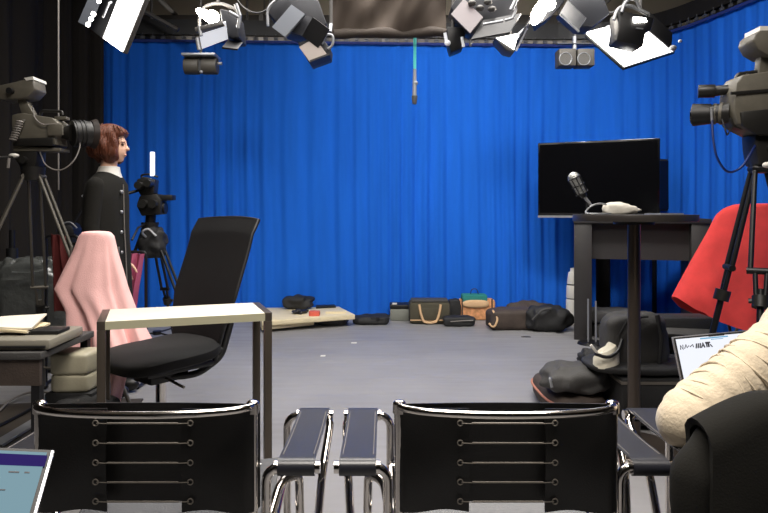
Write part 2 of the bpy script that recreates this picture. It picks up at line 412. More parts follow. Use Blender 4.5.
# ------------------------------------------------------------------ tubular chairs in the front row
def tubular_chair():
    t = thing('tubular_armchair', '', 'armchair')
    R = .0125; AZ = .56
    for s in (-1, 1):
        # arm frame: rear inner leg, rear bar, front bar, front leg, outer stay and floor runner
        a = MB()
        a.tube([(s * .29, .03, .014), (s * .29, .03, AZ), (s * .42, .03, AZ)], R, 12, .04)
        a.tube([(s * .29, .03, .014), (s * .28, .45, .014), (s * .28, .45, AZ), (s * .42, .45, AZ), (s * .405, .30, .44), (s * .39, .24, .24), (s * .38, .22, .014), (s * .29, .2, .014)], R, 12, .045)
        a.build('arm_frame', chrome, t)
        for y in (.03, .45):
            e = MB()
            e.cyl((s * .31, y, AZ), (s * .319, y, AZ), .017, n=14); e.cyl((s * .4135, y, AZ), (s * .425, y, AZ), .0155, n=14)
            e.builds('end_cap', chrome, t)
        st = MB(); w = .036; cx = s * .366
        def fn(u, v):
            # strap wrapping round the front and rear bars
            r = .0175; L1 = .42; k = v * (2 * PI * r * .5 * 2 + L1)
            arc = PI * r
            if k < arc: th = k / r; y, z = .03 - r * math.sin(th), AZ - r * math.cos(th)
            elif k < arc + L1: y = .03 + (k - arc); z = AZ + r - .006 * math.sin(PI * (k - arc) / L1)
            else: th = (k - arc - L1) / r; y, z = .45 + r * math.sin(th), AZ + r * math.cos(th)
            return V((cx + (u - .5) * .092, y, z))
        st.sheet(fn, 4, 44, .004)
        sb = st.build('arm_strap', saddle, t)
        for q in (-.039, .039): MB().tube([fn(.5 + q / .092, v) + V((0, 0, .0045)) for v in [i / 30 for i in range(5, 26)]], .0012, 6).build('stitching', greycable, sb)
        # seat side rail
        MB().tube([(s * .26, .0, .30), (s * .30, .2, .455), (s * .345, .24, .462), (s * .35, .26, .014)], R, 12, .03).build('seat_rail', chrome, t)
        MB().tube([(s * .262, 0, .726), (s * .262, 0, .30), (s * .27, .05, .26), (s * .28, .44, .40)], R, 12, .04).build('back_upright', chrome, t)
    # rear hoop on top of the backrest
    n = 24
    MB().tube([(.262 * math.cos(PI * (1 - i / n)) * (1 if 0 < i < n else 1), -.085 * math.sin(PI * i / n) ** .8, .726) for i in range(n + 1)], .0095, 12).build('back_hoop', chrome, t)
    for s in (-1, 1): cp = MB(); cp.cyl((s * .262, 0, .706), (s * .262, 0, .728), .0165, n=16); cp.ell((s * .262, 0, .728), (.0165, .0165, .010), 16, 10); cp.build('hoop_clamp', chrome, t)
    MB().sheet(lambda u, v: V(((u - .5) * .546, .017 + .012 * math.sin(PI * u), .722 - .246 * v)), 16, 8, .004).build('backrest', leather, t)
    for s in (-1, 1):
        f = MB()
        def ff(u, v):
            x = .275 - .183 * u
            y = -.016 + .004 * math.sin(6 * v + 2 * u)
            if u < .08: y = .012 - .03 * (u / .08)
            return V((s * x, y, .720 - (.250 + .004 * math.sin(7 * u)) * v))
        f.sheet(ff, 16, 10, .004); fl = f.build('back_flap', leather, t)
        e = MB()
        for z in (.688, .640, .592, .545, .498):
            x = s * .115
            e.tube([(x + .0065 * math.cos(a), -.0235, z + .0065 * math.sin(a)) for a in [2 * PI * i / 12 for i in range(13)]], .0017, 6)
        e.builds('eyelet', steel, fl)
    for z in (.688, .640, .592, .545, .498):
        e = MB(); e.cyl((-.086, -.025, z), (.086, -.025, z), .0023, n=8)
        for s in (-1, 1): e.cyl((s * .086, -.025, z - .001), (s * .112, -.0245, z), .0012, n=6)
        e.build('lacing_rod', steel, t)
    MB().sheet(lambda u, v: V(((u - .5) * .53, .04 + .42 * v, .31 + .11 * v - .02 * math.sin(PI * u))), 12, 8, .005).build('seat', saddle, t)
    MB().tube([(-.28, .44, .40), (.28, .44, .40)], R, 12).build('front_bar', chrome, t)
    return t
ch = tubular_chair()
for i, (x, y, rz, lab) in enumerate([(-.585, 1.6, 0, 'black leather and chrome tube armchair seen from behind, beside the open laptop at the left'),
                                     (.30, 1.6, 0, 'black leather and chrome tube armchair seen from behind in the middle of the front row'),
                                     (1.18, 1.6, 0, 'chrome tube armchair with a black coat over its back, under the person in cream')]):
    o = ch if i == 0 else copy_tree(ch)
    o.location = (x, y, 0); o.rotation_euler = (0, 0, rz); o['label'] = lab; o['group'] = 'tubular armchairs in the front row'
    o.matrix_basis = Matrix.Translation(V((x, y, 0))) @ Matrix.Rotation(rz, 4, 'Z')

# ------------------------------------------------------------------ small pale-topped table
t = thing('side_table', 'narrow pale-topped table with dark flat metal legs standing before the black office chair', 'table', (-1.188, 2.69, 0), math.radians(20))
TW, TD, TH = .725, .36, .745
MB().box((TW / 2, TD / 2, TH - .018), (TW - .062, TD, .036)).build('tabletop', tabtop, t, bevel=.002)
MB().box((TW / 2, -.0015, TH - .018), (TW - .062, .003, .034)).build('edge_band', tabedge, t)
for x in (.016, TW - .016):
    MB().box((x, TD / 2, TH - .018), (.034, TD, .038)).build('end_rail', tableg, t, bevel=.002)
    for y in (.018, TD - .018):
        MB().box((x, y, (TH - .037) / 2), (.034, .036, TH - .037)).build('leg', tableg, t, bevel=.002)

# ------------------------------------------------------------------ office chair
t = thing('office_chair', 'black office chair with a tall reclined mesh back behind the pale-topped table', 'office chair', (-1.145, 3.34, 0), math.radians(141))
def seatfn(v):
    w = v.copy(); w.z += .03 * (v.y / .25) ** 2 * (1 if v.y < 0 else -.9); return w
MB().ell((0, .01, .472), (.265, .265, .045), 40, 14, None, .55, seatfn).build('seat', seat_f, t)
MB().box((0, 0, .42), (.38, .38, .03)).build('seat_pan', rubber, t, bevel=.01)
def back(u, v):
    z = .43 + .725 * v; k = (u - .5) * 2
    hw = .18 + .085 * min(1, v * 2.2) - .0 * v
    y = -.225 - .17 * v + .02 * math.sin(v * 5) - .03 * max(0, v - .9) * 10 * .9
    return V((hw * k, y + .035 * k * k, z + .012 * (1 - k * k) * v))
MB().sheet(back, 24, 30, .018).build('backrest', mesh_f, t, ang=60)
fr = MB()
edge = [back(0, i / 20) for i in range(21)] + [back(i / 12, 1) for i in range(1, 12)] + [back(1, 1 - i / 20) for i in range(21)]
fr.tube([p + V((0, -.012, 0)) for p in edge], .011, 8); fr.build('back_frame', rubber, t)
br = MB(); 
for s in (-1, 1):
    br.tube([(s * .13, -.34, .60), (s * .14, -.27, .43), (s * .12, -.14, .36), (s * .06, .02, .36)], .018, 10, .05)
    br.tube([(s * .14, -.285, .47), (s * .15, -.12, .43)], .013, 8)
br.build('back_bracket', rubber, t)
MB().box((0, 0, .37), (.17, .22, .06)).build('tilt_mechanism', rubber, t, bevel=.012)
MB().tube([(-.06, .02, .365), (-.23, .04, .355), (-.26, .04, .352)], .007, 8).build('height_lever', steel, t)
MB().cyl((0, 0, .34), (0, 0, .12), .027).build('gas_lift', chrome, t)
for k in range(5):
    a = 2 * PI * k / 5 + .95; d = V((math.cos(a), math.sin(a), 0))
    l = MB().tube([V((0, 0, .115)) + d * .03, V((0, 0, .105)) + d * .16, V((0, 0, .075)) + d * .29], lambda q: .024 - .008 * q, 10).build('base_leg', rubber, t)
    c = MB(); n_ = V((-d.y, d.x, 0))
    for s in (-1, 1): c.cyl(d * .29 + n_ * s * .008 + V((0, 0, .027)), d * .29 + n_ * s * .024 + V((0, 0, .027)), .027, n=16)
    c.cyl(d * .29 + V((0, 0, .02)), d * .29 + V((0, 0, .07)), .007, n=8); c.build('caster', rubber, l)

# ------------------------------------------------------------------ laptops
def laptop(name, label, origin, right, up, w, hgt, panels, depth=.21, m=alu, notch=False):
    """origin = hinge left corner, right = direction along the hinge, up = direction of the lid"""
    t = thing(name, label, 'laptop', origin)
    right = V(right).normalized(); up = V(up).normalized(); up = (up - right * up.dot(right)).normalized(); n = right.cross(up)     # n points to the viewer side or away
    if n.y > 0: n = -n
    o = V(origin)
    lid = MB(); lid.slab(o - n * .002, right * w, up * hgt, .005) if (right.cross(up)).y > 0 else lid.slab(o - n * .002 - n * 0, right * w, up * hgt, .005)
    lid = lid.build('lid', m, t, world=True, bevel=.002)
    bz = MB(); e = .004
    bz.slab(o + n * .0035 + right * e + up * e, right * (w - 2 * e), up * (hgt - 2 * e), .001); bz.build('bezel', rubber, lid if False else t, world=True)
    s = MB(); e = .009
    s.slab(o + n * .0048 + right * e + up * .012, right * (w - 2 * e), up * (hgt - .021), .001); s.build('screen', panels[0], t, world=True)
    for (x0, y0, x1, y1, mm, nm) in panels[1:]:
        q = MB(); q.slab(o + n * .006 + right * (w * x0) + up * (hgt * y0), right * (w * (x1 - x0)), up * (hgt * (y1 - y0)), .001)
        q.build(nm, mm, t, world=True)
    # base lies on the viewer side, a little opened
    base = V((n.x, n.y, 0)).normalized()
    dn = (base * 1.0 + V((0, 0, .0))).normalized(); rb = right
    b = MB().slab(o - V((0, 0, .001)), rb * w, dn * depth, .014) if rb.cross(dn).z > 0 else MB().slab(o + rb * w - V((0, 0, .001)), -rb * w, dn * depth, .014)
    bb = b.build('keyboard_deck', m, t, world=True, bevel=.003)
    k = MB(); kr = rb if rb.cross(dn).z > 0 else -rb; ko = o if rb.cross(dn).z > 0 else o + rb * w
    for r in range(5):
        for c in range(13):
            k.slab(ko + kr * (w * (.06 + .068 * c)) + dn * (.02 + .018 * r) + V((0, 0, .001)), kr * (w * .058), dn * .015, .0015)
    k.build('keyboard', rubber, t, world=True, smooth=False)
    MB().slab(ko + kr * (w * .32) + dn * (.125) + V((0, 0, 0)), kr * (w * .36), dn * .07, .0012).build('touchpad', lightgrey, t, world=True)
    return t
# near laptop, bottom left: lid top edge runs (0,445)-(55,450), right edge falls to (42,513)
tr = W(55, 449, .98); tl = W(-75, 443, .93)
rd = (tr - tl); wid = rd.length; rd.normalize()
upv = (tr - W(41, 520, .90)).normalized(); upv = (upv - rd * upv.dot(rd)).normalized(); hh = .205
laptop('laptop', 'silver laptop with a blue page and purple bar on screen, bottom left corner', tr - upv * hh - rd * wid, rd, upv, wid, hh,
       [screen_b, (.04, .845, .96, .93, screen_p, 'title_bar'), (.08, .72, .5, .73, ink, 'text_line'), (.08, .66, .72, .668, ink, 'text_line'),
        (.7, .79, .78, .80, ink, 'text_line'), (.82, .79, .86, .80, ink, 'text_line')])
base = (tr - upv * hh - rd * wid / 2)
lt = thing('laptop_stand', 'small black table holding the laptop at the bottom left corner', 'table', (base.x, base.y - .1, 0))
zt = base.z - .024
zt = min((tr - upv * hh).z, (tr - upv * hh - rd * wid).z) - .016
MB().box((base.x - .03, base.y - .11, zt - .012), (.42, .30, .022)).build('tabletop', rubber, lt, world=True, bevel=.003)
for sx in (-1, 1):
    for sy in (-1, 1):
        MB().cyl((base.x - .03 + sx * .18, base.y - .11 + sy * .12, 0), (base.x - .03 + sx * .18, base.y - .11 + sy * .12, zt - .022), .012).build('leg', blackmetal, lt, world=True)
# ------------------------------------------------------------------ studio cameras and tripods
def tripod(label, apex, feet, mat_tube, head_z=None, twin=.03, r=.009, split=.5, group=None, spread=True, top=.03):
    t = thing('camera_tripod', label, 'tripod', (apex[0], apex[1], 0), 0, group); A = V(apex)
    MB().cyl(A + V((0, 0, -.05)), A + V((0, 0, .03)), .06, .07, 20).build('bowl', camdark, t, world=True)
    mids = []
    for fx, fy in feet:
        Ft = V((fx, fy, .02)); d = (Ft - A).normalized(); side = d.cross(V((0, 0, 1))).normalized(); S = A + d * .03 + V((fx - A.x, fy - A.y, 0)).normalized() * .04
        Mid = S.lerp(Ft, split); mids.append(Mid)
        l = MB()
        for s in (-1, 1): l.cyl(S + side * s * twin, Mid + side * s * twin * 1.25, r)
        l.cyl(Mid - side * twin * 1.7, Mid + side * twin * 1.7, r * 1.3)
        l.cyl(S - side * twin * 1.2, S + side * twin * 1.2, r * 1.5)
        lo = l.build('leg', mat_tube, t, world=True)
        k = MB(); q = S.lerp(Ft, split + .1)
        for s in (-1, 1): k.cyl(Mid + side * s * twin * .7, q + side * s * twin * .5, r * .9)
        k.builds('leg_brace', mat_tube, lo, world=True)
        MB().cyl(Mid.lerp(q, .6), Ft, r * 1.25).build('lower_tube', mat_tube, lo, world=True)
        c = MB(); c.cyl(q - d * .025, q + d * .03, r * 3, n=14); c.cyl(q + side * .02, q + side * .05, .012, n=8)
        c.build('leg_clamp', camdark, lo, world=True)
        MB().ell(Ft + V((0, 0, .0)), (.026, .026, .02), 14, 8).build('foot', rubber, lo, world=True)
    mids = [m_.lerp(V((fx, fy, .02)), .7) for m_, (fx, fy) in zip(mids, feet)]
    hub = sum(mids, V((0, 0, 0))) / len(mids) + V((0, 0, .03))
    sp = MB(); sp.cyl(hub + V((0, 0, -.015)), hub + V((0, 0, .015)), .035)
    for m_ in mids: sp.cyl(hub, m_, .007)
    sp.build('spreader', mat_tube, t, world=True)
    return t

# ---- left camera, lens pointing right
D = 3.9
A = W(33, 172, D)
tp = tripod('grey twin-tube tripod under the studio camera at the left', A, [(-1.53, 3.93), (-2.62, 3.55), (-2.3, 4.4)], mat('tripod_grey', (112, 108, 100), .42, .5), r=.0095)
hd = MB(); hd.pprism([(20, 147), (42, 147), (41, 163), (38, 171), (27, 171), (20, 160)], D, .11); hd.build('fluid_head', camdark, tp, world=True, bevel=.006)
MB().pprism([(19, 147), (65, 149), (65, 152), (19, 152)], D, .12).build('quick_release_plate', camgrey, tp, world=True, bevel=.002)
MB().cyl(W(30, 161, D) - V((0, .085, 0)), W(30, 161, D) - V((0, .05, 0)), .021).build('drag_knob', camdark, tp, world=True)
MB().tube([W(20, 158, D) - V((0, .02, 0)), W(8, 157, D - .2), W(-14, 158, D - .4)], .007, 8).build('pan_handle', camdark, tp, world=True)
MB().ell(W(14, 155.5, D - .12), (.03, .02, .013), 14, 8).build('white_grip', whitep, tp, world=True, label='white grip on the pan handle')
sc = thing('studio_camera', 'grey studio camera on the left tripod, lens reaching to the standing person', 'camera', A + V((0, 0, .1)))
MB().pprism([(19, 117), (24, 115.5), (30, 115), (58, 119.5), (64, 124), (64.5, 137), (61, 138.5), (62, 146), (20, 147), (19, 145), (24, 139), (19, 130)], D, .155).build('body', camgrey, sc, world=True, bevel=.008)
MB().pprism([(26, 140), (60, 139), (60, 147), (21, 147), (21, 146)], D, .17).build('base_skirt', camdark, sc, world=True, bevel=.004)
MB().pprism([(48, 123), (63, 125), (63, 135), (48, 136)], D - .085, .02).build('side_panel', camgrey, sc, world=True, bevel=.004)
MB().tube([W(40, 117, D), W(41.5, 110.5, D), W(62, 111.5, D), W(62.5, 115, D)], .0085, 10, .02).build('carry_handle', camdark, sc, world=True)
m = MB(); m.pprism([(56, 117), (68, 117), (68, 120), (58, 121)], D, .05); m.build('handle_bracket', camgrey, sc, world=True, bevel=.002)
ln = MB(); ln.cyl(W(63, 133, D), W(72, 133, D), .035, .05, 24); ln.cyl(W(72, 133.5, D), W(90, 133.5, D + .07), .078, .076, 28)
ln = ln.build('lens', camdark, sc, world=True)
rg = MB()
for px in (74, 79, 83): rg.cyl(W(px, 133.5, D + (px - 72) * .0038), W(px + 1.6, 133.5, D + (px - 70.4) * .0038), .082, n=28)
rg.builds('focus_ring', rubber, ln, world=True)
MB().cyl(W(90, 133.5, D + .07), W(95, 134, D + .09), .078, .092, 28).build('lens_hood', mat('brown_black_hood', (40, 32, 28), .5), ln, world=True)
vf = MB(); vf.pprism([(4, 88), (32, 81.5), (39, 80), (41, 91.5), (34, 99), (26, 100.5), (5, 101.5), (4, 98)], D, .14); vf = vf.build('viewfinder', camgrey, sc, world=True, bevel=.008)
MB().pprism([(31, 80.5), (39.5, 79), (40.3, 82), (33, 83)], D, .15).build('white_rim', whitep, vf, world=True, label='white rim of the viewfinder hood')
MB().cyl(W(18.3, 93.5, D) - V((0, .10, 0)), W(18.3, 93.5, D) - V((0, .06, 0)), .018).build('knob', rubber, vf, world=True)
MB().pprism([(19, 99), (27, 99), (36, 115), (24, 115)], D, .05).build('viewfinder_arm', camgrey, sc, world=True, bevel=.004)
cc = MB(); pts = []
for i in range(140):
    u = i / 139; c = W(21 - 8 * u, 120 + 20 * u, D - .1); a = u * 2 * PI * 9
    pts.append(c + V((.018 * math.cos(a), .018 * math.sin(a), 0)))
cc.tube(pts, .0055, 6); cc.build('coiled_cord', greycable, sc, world=True, label='pale coiled cord')
cb = MB()
cb.tube([W(33, 108, D - .09), W(34, 118, D - .1), W(42, 125, D - .1), W(55, 124, D - .09)], .004, 6, .05)
cb.tube([W(40, 152, D - .05), W(45, 166, D - .1), W(60, 172, D - .1), W(74, 162, D - .08), W(80, 148, D - .04), W(80, 140, D)], .004, 6, .08)
cb.builds('cable', greycable, sc, world=True)
tg = MB(); tg.tube([W(9, 158, D - .2), W(8, 168, D - .2)], .008, 8); tg.build('hanging_strap', greycable, tp, world=True)

# ---- right camera, lens pointing left, cropped by the frame
D = 3.3
A = W(764, 163, D)
tr2 = tripod('black twin-tube tripod under the studio camera at the right, in front of the red cloth', A, [(1.57, D + .08), (1.64, 2.86), (A.x + .5, D + .15)], blackmetal, r=.0125, split=.36, twin=.036)
MB().pprism([(748, 136), (758, 134), (790, 134), (790, 160), (775, 166), (752, 166), (749, 150)], D, .13).build('fluid_head', camdark, tr2, world=True, bevel=.008)
MB().cyl(W(765, 150, D) - V((0, .1, 0)), W(765, 150, D) - V((0, .05, 0)), .03).build('drag_knob', camdark, tr2, world=True)
MB().ell(W(768, 165, D - .12), (.028, .02, .016), 12, 8).build('white_clamp', whitep, tr2, world=True, label='white clamp on the tripod head')
sc = thing('studio_camera', 'brown-grey studio camera on the right tripod, cut by the right edge of the photo', 'camera', A + V((0, 0, .14)))
MB().pprism([(728, 86), (734, 78), (765, 74), (830, 72), (835, 133), (752, 137), (730, 126), (726, 112), (727, 98)], D, .16).build('body', camgrey, sc, world=True, bevel=.01)
MB().pprism([(740, 112), (800, 106), (800, 134), (756, 135), (742, 126)], D - .085, .03).build('side_grip', camdark, sc, world=True, bevel=.008)
MB().pprism([(731, 92), (830, 84), (830, 86), (731, 95)], D - .083, .012).build('side_trim', camdark, sc, world=True)
MB().tube([W(736, 79, D), W(738, 74.5, D), W(764, 71, D), W(800, 68, D), W(804, 74, D)], .011, 10, .03).build('carry_handle', camdark, sc, world=True)
k = MB()
for px in (742, 750, 758): k.cyl(W(px, 79, D) - V((0, .06, 0)), W(px, 76, D) - V((0, .06, 0)), .012)
k.builds('control_knob', camdark, sc, world=True)
mi = MB(); mi.cyl(W(698, 91.5, D + .08), W(715, 91, D + .05), .034, .034, 20); mi.cyl(W(715, 91, D + .05), W(733, 89, D), .028, .022, 16); mi.build('camera_microphone', camdark, sc, world=True, bevel=.003)
ln = MB(); ln.cyl(W(710, 114, D + .05), W(730, 113, D), .046, .055, 24); ln = ln.build('lens', camdark, sc, world=True)
MB().cyl(W(693, 115, D + .1), W(711, 114, D + .05), .058, .052, 28).build('lens_hood', rubber, ln, world=True)
MB().cyl(W(692.4, 115, D + .1), W(694, 115, D + .095), .048, n=24).build('front_glass', glass, ln, world=True)
rg = MB(); rg.cyl(W(713, 114, D + .045), W(716, 114, D + .04), .054); rg.cyl(W(720, 113.5, D + .028), W(723, 113.5, D + .02), .057)
rg.builds('focus_ring', camgrey, ln, world=True)
MB().tube([W(711.5, 108, D - .06), W(712, 122, D - .06)], .006, 8).build('zoom_rod', lightgrey, ln, world=True)
MB().pprism([(724, 118), (744, 123), (752, 136), (744, 132), (730, 128)], D, .08).build('lower_bracket', camdark, sc, world=True, bevel=.004)
vf = MB(); vf.pprism([(745, 44), (747, 38), (752, 34), (775, 33.5), (800, 40), (800, 58), (776, 60), (760, 59), (750, 53)], D, .15); vf = vf.build('viewfinder', camgrey, sc, world=True, bevel=.01)
MB().pprism([(752.5, 30), (765, 30), (768, 34.5), (752, 34.5)], D, .14).build('white_rim', whitep, vf, world=True, label='white cap of the viewfinder')
MB().cyl(W(765, 48, D) - V((0, .1, 0)), W(765, 48, D) - V((0, .07, 0)), .02).build('knob', rubber, vf, world=True)
MB().pprism([(758, 57), (772, 57), (772, 76), (756, 76)], D, .05).build('viewfinder_arm', camgrey, sc, world=True, bevel=.004)
MB().tube([W(712, 120, D - .06), W(713, 140, D - .08), W(717, 160, D - .1), W(728, 174, D - .1), W(742, 168, D - .1), W(754, 148, D - .08), W(758, 140, D)], .0058, 8, .12).build('cable', bluecable, sc, world=True, label='dark blue cable loop')
MB().tube([W(722, 119, D - .03), W(726, 132, D - .05), W(727, 136, D - .05), W(732, 126, D - .04), W(738, 124, D)], .0035, 6, .03).build('cable', blackcable, sc, world=True)

# ---- small camera on a black tripod at the back left
D = 5.3
A = W(150, 226, D)
tb = tripod('slim black tripod under the small camera by the blue curtain', A, [(A.x - .42, D - .1), (A.x + .5, D - .2), (A.x + .05, D + .5)], blackmetal, r=.011, twin=.022)
MB().cyl(W(150, 226, D), W(151, 215, D), .04).build('fluid_head', blackmetal, tb, world=True)
MB().tube([W(148, 222, D), W(138, 228, D - .2), W(132, 240, D - .3)], .009, 8).build('pan_handle', blackmetal, tb, world=True)
s3 = thing('video_camera', 'small black video camera rigged on a slim tripod before the blue curtain', 'camera', W(151, 215, D))
MB().pprism([(143, 196), (160, 194), (164, 200), (164, 214), (145, 216), (140, 206)], D, .16).build('body', camdark, s3, world=True, bevel=.01)
MB().pprism([(156, 195), (174, 195), (174, 200), (156, 201)], D, .10).build('side_monitor', rubber, s3, world=True, bevel=.004)
MB().cyl(W(158, 208, D), W(166, 208, D), .05).build('lens', rubber, s3, world=True)
MB().pprism([(139, 180), (146, 177), (157, 180), (156, 194), (143, 196), (138, 188)], D, .10).build('battery_pack', camdark, s3, world=True, bevel=.006)
MB().tube([W(140, 190, D), W(125, 194, D - .1)], .012, 8).build('shotgun_microphone', rubber, s3, world=True)
MB().tube([W(143, 182, D), W(141, 175, D), W(149, 174, D), W(158, 177, D)], .009, 6, .02).build('handle', blackmetal, s3, world=True)
k = MB()
for px, py, r in ((144, 186, .03), (153, 184, .03), (158, 204, .035), (148, 204, .035)): k.cyl(W(px, py, D) - V((0, .14, 0)), W(px, py, D) - V((0, .04, 0)), r)
k.builds('control_knob', camdark, s3, world=True)
MB().pprism([(150.5, 152), (154.5, 152), (154.5, 176), (150.5, 176)], D, .025).build('light_stick', mat('lit_stick', (245, 248, 255), .5, emit=1.6), s3, world=True, bevel=.004, label='upright white light stick')
s4 = thing('equipment_pouch', 'black pouch with pale straps hanging inside the slim tripod by the blue curtain', 'pouch', W(151, 262, D)); 
q = MB(); blob(q, W(153, 258, D - .02), (.22, .18, .26), .8, .14, 4); q.build('pouch_body', bagblack, s4, world=True)
MB().tube([W(146, 237, D - .1), W(141, 232, D - .14), W(148, 228, D - .12), W(156, 236, D - .12)], .01, 8, .04).build('strap', lightgrey, s4, world=True)
# ------------------------------------------------------------------ people
def capsule(mb, a, b, ra, rb, n=14):
    a, b = V(a), V(b); mb.cyl(a, b, ra, rb, n); mb.ell(a, (ra,) * 3, n, 8); mb.ell(b, (rb,) * 3, n, 8)
def hand(mb, wrist, d, palm_n, s=1., curl=.5):
    """wrist point, direction d along the hand, palm normal"""
    d = V(d).normalized(); pn = V(palm_n); pn = (pn - d * pn.dot(d)).normalized(); side = d.cross(pn)
    w = V(wrist)
    R = Matrix((side, pn, d)).transposed()
    mb.ell(w + d * .05 * s, (.04 * s, .017 * s, .055 * s), 16, 10, R)
    for i, (o, L) in enumerate(((-.03, .068), (-.01, .078), (.01, .073), (.029, .057))):
        p = w + d * .088 * s + side * o * s; dd = d
        for j, q in enumerate((.45, .32, .26)):
            ax = side; dd = (Matrix.Rotation(-curl * (.5 + .4 * j), 3, ax) @ dd); 
            if dd.dot(pn) < 0: dd = dd
            e = p + dd * L * q * s; capsule(mb, p, e, (.0095 - .001 * j) * s, (.0088 - .001 * j) * s, 10); p = e
    p = w + d * .025 * s - side * .03 * s; dd = (d * .6 - side * .7 + pn * .3).normalized()
    for j, L in enumerate((.04, .032, .026)):
        e = p + dd * L * s; capsule(mb, p, e, (.0125 - .0015 * j) * s, (.0115 - .0015 * j) * s, 10); p = e; dd = (dd + d * .45).normalized()
def head(mb, c, fwd, s=1., up=V((0, 0, 1))):
    """c = head centre (eye level); fwd = facing"""
    f = V(fwd).normalized(); up = (up - f * up.dot(f)).normalized(); r = f.cross(up)
    R = Matrix((r, f, up)).transposed()
    P = lambda x, y, z: V(c) + (r * x + f * y + up * z) * s
    mb.ell(P(0, -.012, .03), (.074 * s, .092 * s, .085 * s), 24, 16, R)
    mb.ell(P(0, .02, -.035), (.058 * s, .068 * s, .075 * s), 20, 14, R)
    mb.ell(P(0, .048, -.088), (.026 * s, .026 * s, .022 * s), 14, 8, R)
    mb.ell(P(0, .084, -.005), (.011 * s, .012 * s, .03 * s), 12, 8, R); mb.ell(P(0, .098, -.024), (.014 * s, .014 * s, .012 * s), 12, 8, R)
    mb.ell(P(0, .076, -.058), (.022 * s, .014 * s, .007 * s), 12, 8, R); mb.ell(P(0, .075, -.068), (.018 * s, .014 * s, .008 * s), 12, 8, R)
    mb.ell(P(0, .073, .024), (.05 * s, .014 * s, .01 * s), 14, 8, R)
    for q in (-1, 1): mb.ell(P(q * .073, -.008, -.01), (.01 * s, .02 * s, .032 * s), 10, 8, R)
    return P, R
# ---- standing person, facing right
px = W(108, 212, 4.25).x; Y = 4.25
t = thing('person', 'person standing in a long black coat with red-brown bob hair, seen in profile', 'person', (px, Y, 0))
b = MB(); X0 = px
P, R = head(b, (X0 + .03, Y, 1.635), (1, .12, 0), .98)
capsule(b, (X0 - .005, Y, 1.40), (X0 + .012, Y, 1.56), .055, .05)
b.ell((X0 - .01, Y, 1.27), (.10, .19, .16), 22, 14); b.ell((X0, Y, 1.08), (.095, .15, .2), 22, 14); b.ell((X0 - .01, Y, .93), (.11, .165, .12), 22, 14)
for s in (-1, 1):
    capsule(b, (X0, Y + s * .09, .92), (X0 + .02, Y + s * .09, .50), .08, .055); capsule(b, (X0 + .02, Y + s * .09, .50), (X0 - .01, Y + s * .09, .09), .055, .036)
    capsule(b, (X0 - .01, Y + s * .18, 1.36), (X0 - .01, Y + s * .22, 1.10), .045, .036); capsule(b, (X0 - .01, Y + s * .22, 1.10), (X0 + .02, Y + s * .215, .86), .034, .025)
    hand(b, (X0 + .02, Y + s * .215, .87), (.15, 0, -1), (0, -s, 0), .95, .35)
    b.ell((X0 + .05, Y + s * .09, .055), (.12, .04, .04), 16, 8)
b.build('body', skin, t, world=True, remesh=.006)
ey = MB()
for q in (-1, 1): ey.ell(P(q * .031, .072, .004), (.011, .008, .008), 12, 8)
ey.builds('eye', mat('eye_white', (84, 62, 52), .2), t, world=True)
lips = MB(); lips.ell(P(0, .082, -.063), (.02, .008, .005), 12, 8, R); lips.build('lips', mat('lips', (205, 140, 122), .45), t, world=True)
# hair: bob cap with face opening
def hairfn(u, v):
    th = 2 * PI * u; z = .132 - .235 * v
    face = math.cos(th)
    rr = .088 + .022 * math.sin(PI * min(1, v * 1.05)) + .010 * noise.noise(V((math.cos(th) * 3, math.sin(th) * 3, v * 4))) + .0045 * math.sin(th * 13 + 9 * v + 2 * math.sin(5 * v))
    if v < .3: rr *= math.sin(PI / 2 * min(1, (v + .02) / .3)) ** .6
    if v > .8: rr -= .035 * (v - .8) / .2
    f = -.02 + rr * 1.1 * math.cos(th); r_ = rr * .92 * math.sin(th)
    if face > .45 and v > .22: f = min(f, .085 - .045 * min(1, (v - .22) / .12))
    r_ += .008 * math.sin(7 * v + th * 2)
    z += .012 * math.sin(th * 3 + 1) * v
    return P(r_, f, z)
MB().sheet(hairfn, 64, 30, .012).build('hair', hairm, t, world=True, ang=180)
fr = MB(); rnd = random.Random(5)
for i in range(150):
    th = rnd.uniform(.5, 2 * PI - .5); u = th / 2 / PI; v0 = rnd.uniform(.05, .5)
    pts = [hairfn(u, min(1, v0 + k * .1)) + V((rnd.uniform(-.003, .003),) * 3) * 1 + (hairfn(u, min(1, v0 + k * .1)) - P(0, 0, 0)).normalized() * (.011 + .009 * math.sin(k * 1.3 + i)) for k in range(6)]
    fr.tube(pts, lambda q: .0065 * (1 - .7 * q), 6)
tag_ = fr.build('hair_strands', hairm, t, world=True); tag_['kind'] = 'stuff'
# collar and coat
def ringcol(z, a, bb, dx=0, n=40, fold=0, seed=0):
    return [V((X0 + dx + (a + fold * math.sin(9 * 2 * PI * i / n + seed)) * math.cos(2 * PI * i / n), Y + (bb + fold * math.sin(9 * 2 * PI * i / n + seed)) * math.sin(2 * PI * i / n), z)) for i in range(n)]
MB().loft([ringcol(1.425, .088, .10, 0), ringcol(1.46, .072, .075, .005), ringcol(1.495, .064, .064, .01), ringcol(1.497, .058, .058, .01)]).build('shirt_collar', whitep, t, world=True, label='white shirt collar')
ct = MB()
ct.loft([ringcol(1.46, .062, .075), ringcol(1.43, .085, .13), ringcol(1.38, .11, .205, -.005), ringcol(1.28, .122, .22, -.01), ringcol(1.1, .125, .215, -.01, fold=.003), ringcol(.9, .14, .22, -.015, fold=.006),
         ringcol(.7, .15, .225, -.015, fold=.01), ringcol(.45, .16, .235, -.015, fold=.014), ringcol(.25, .165, .24, -.015, fold=.016)])
ct = ct.build('coat', coatm, t, world=True)
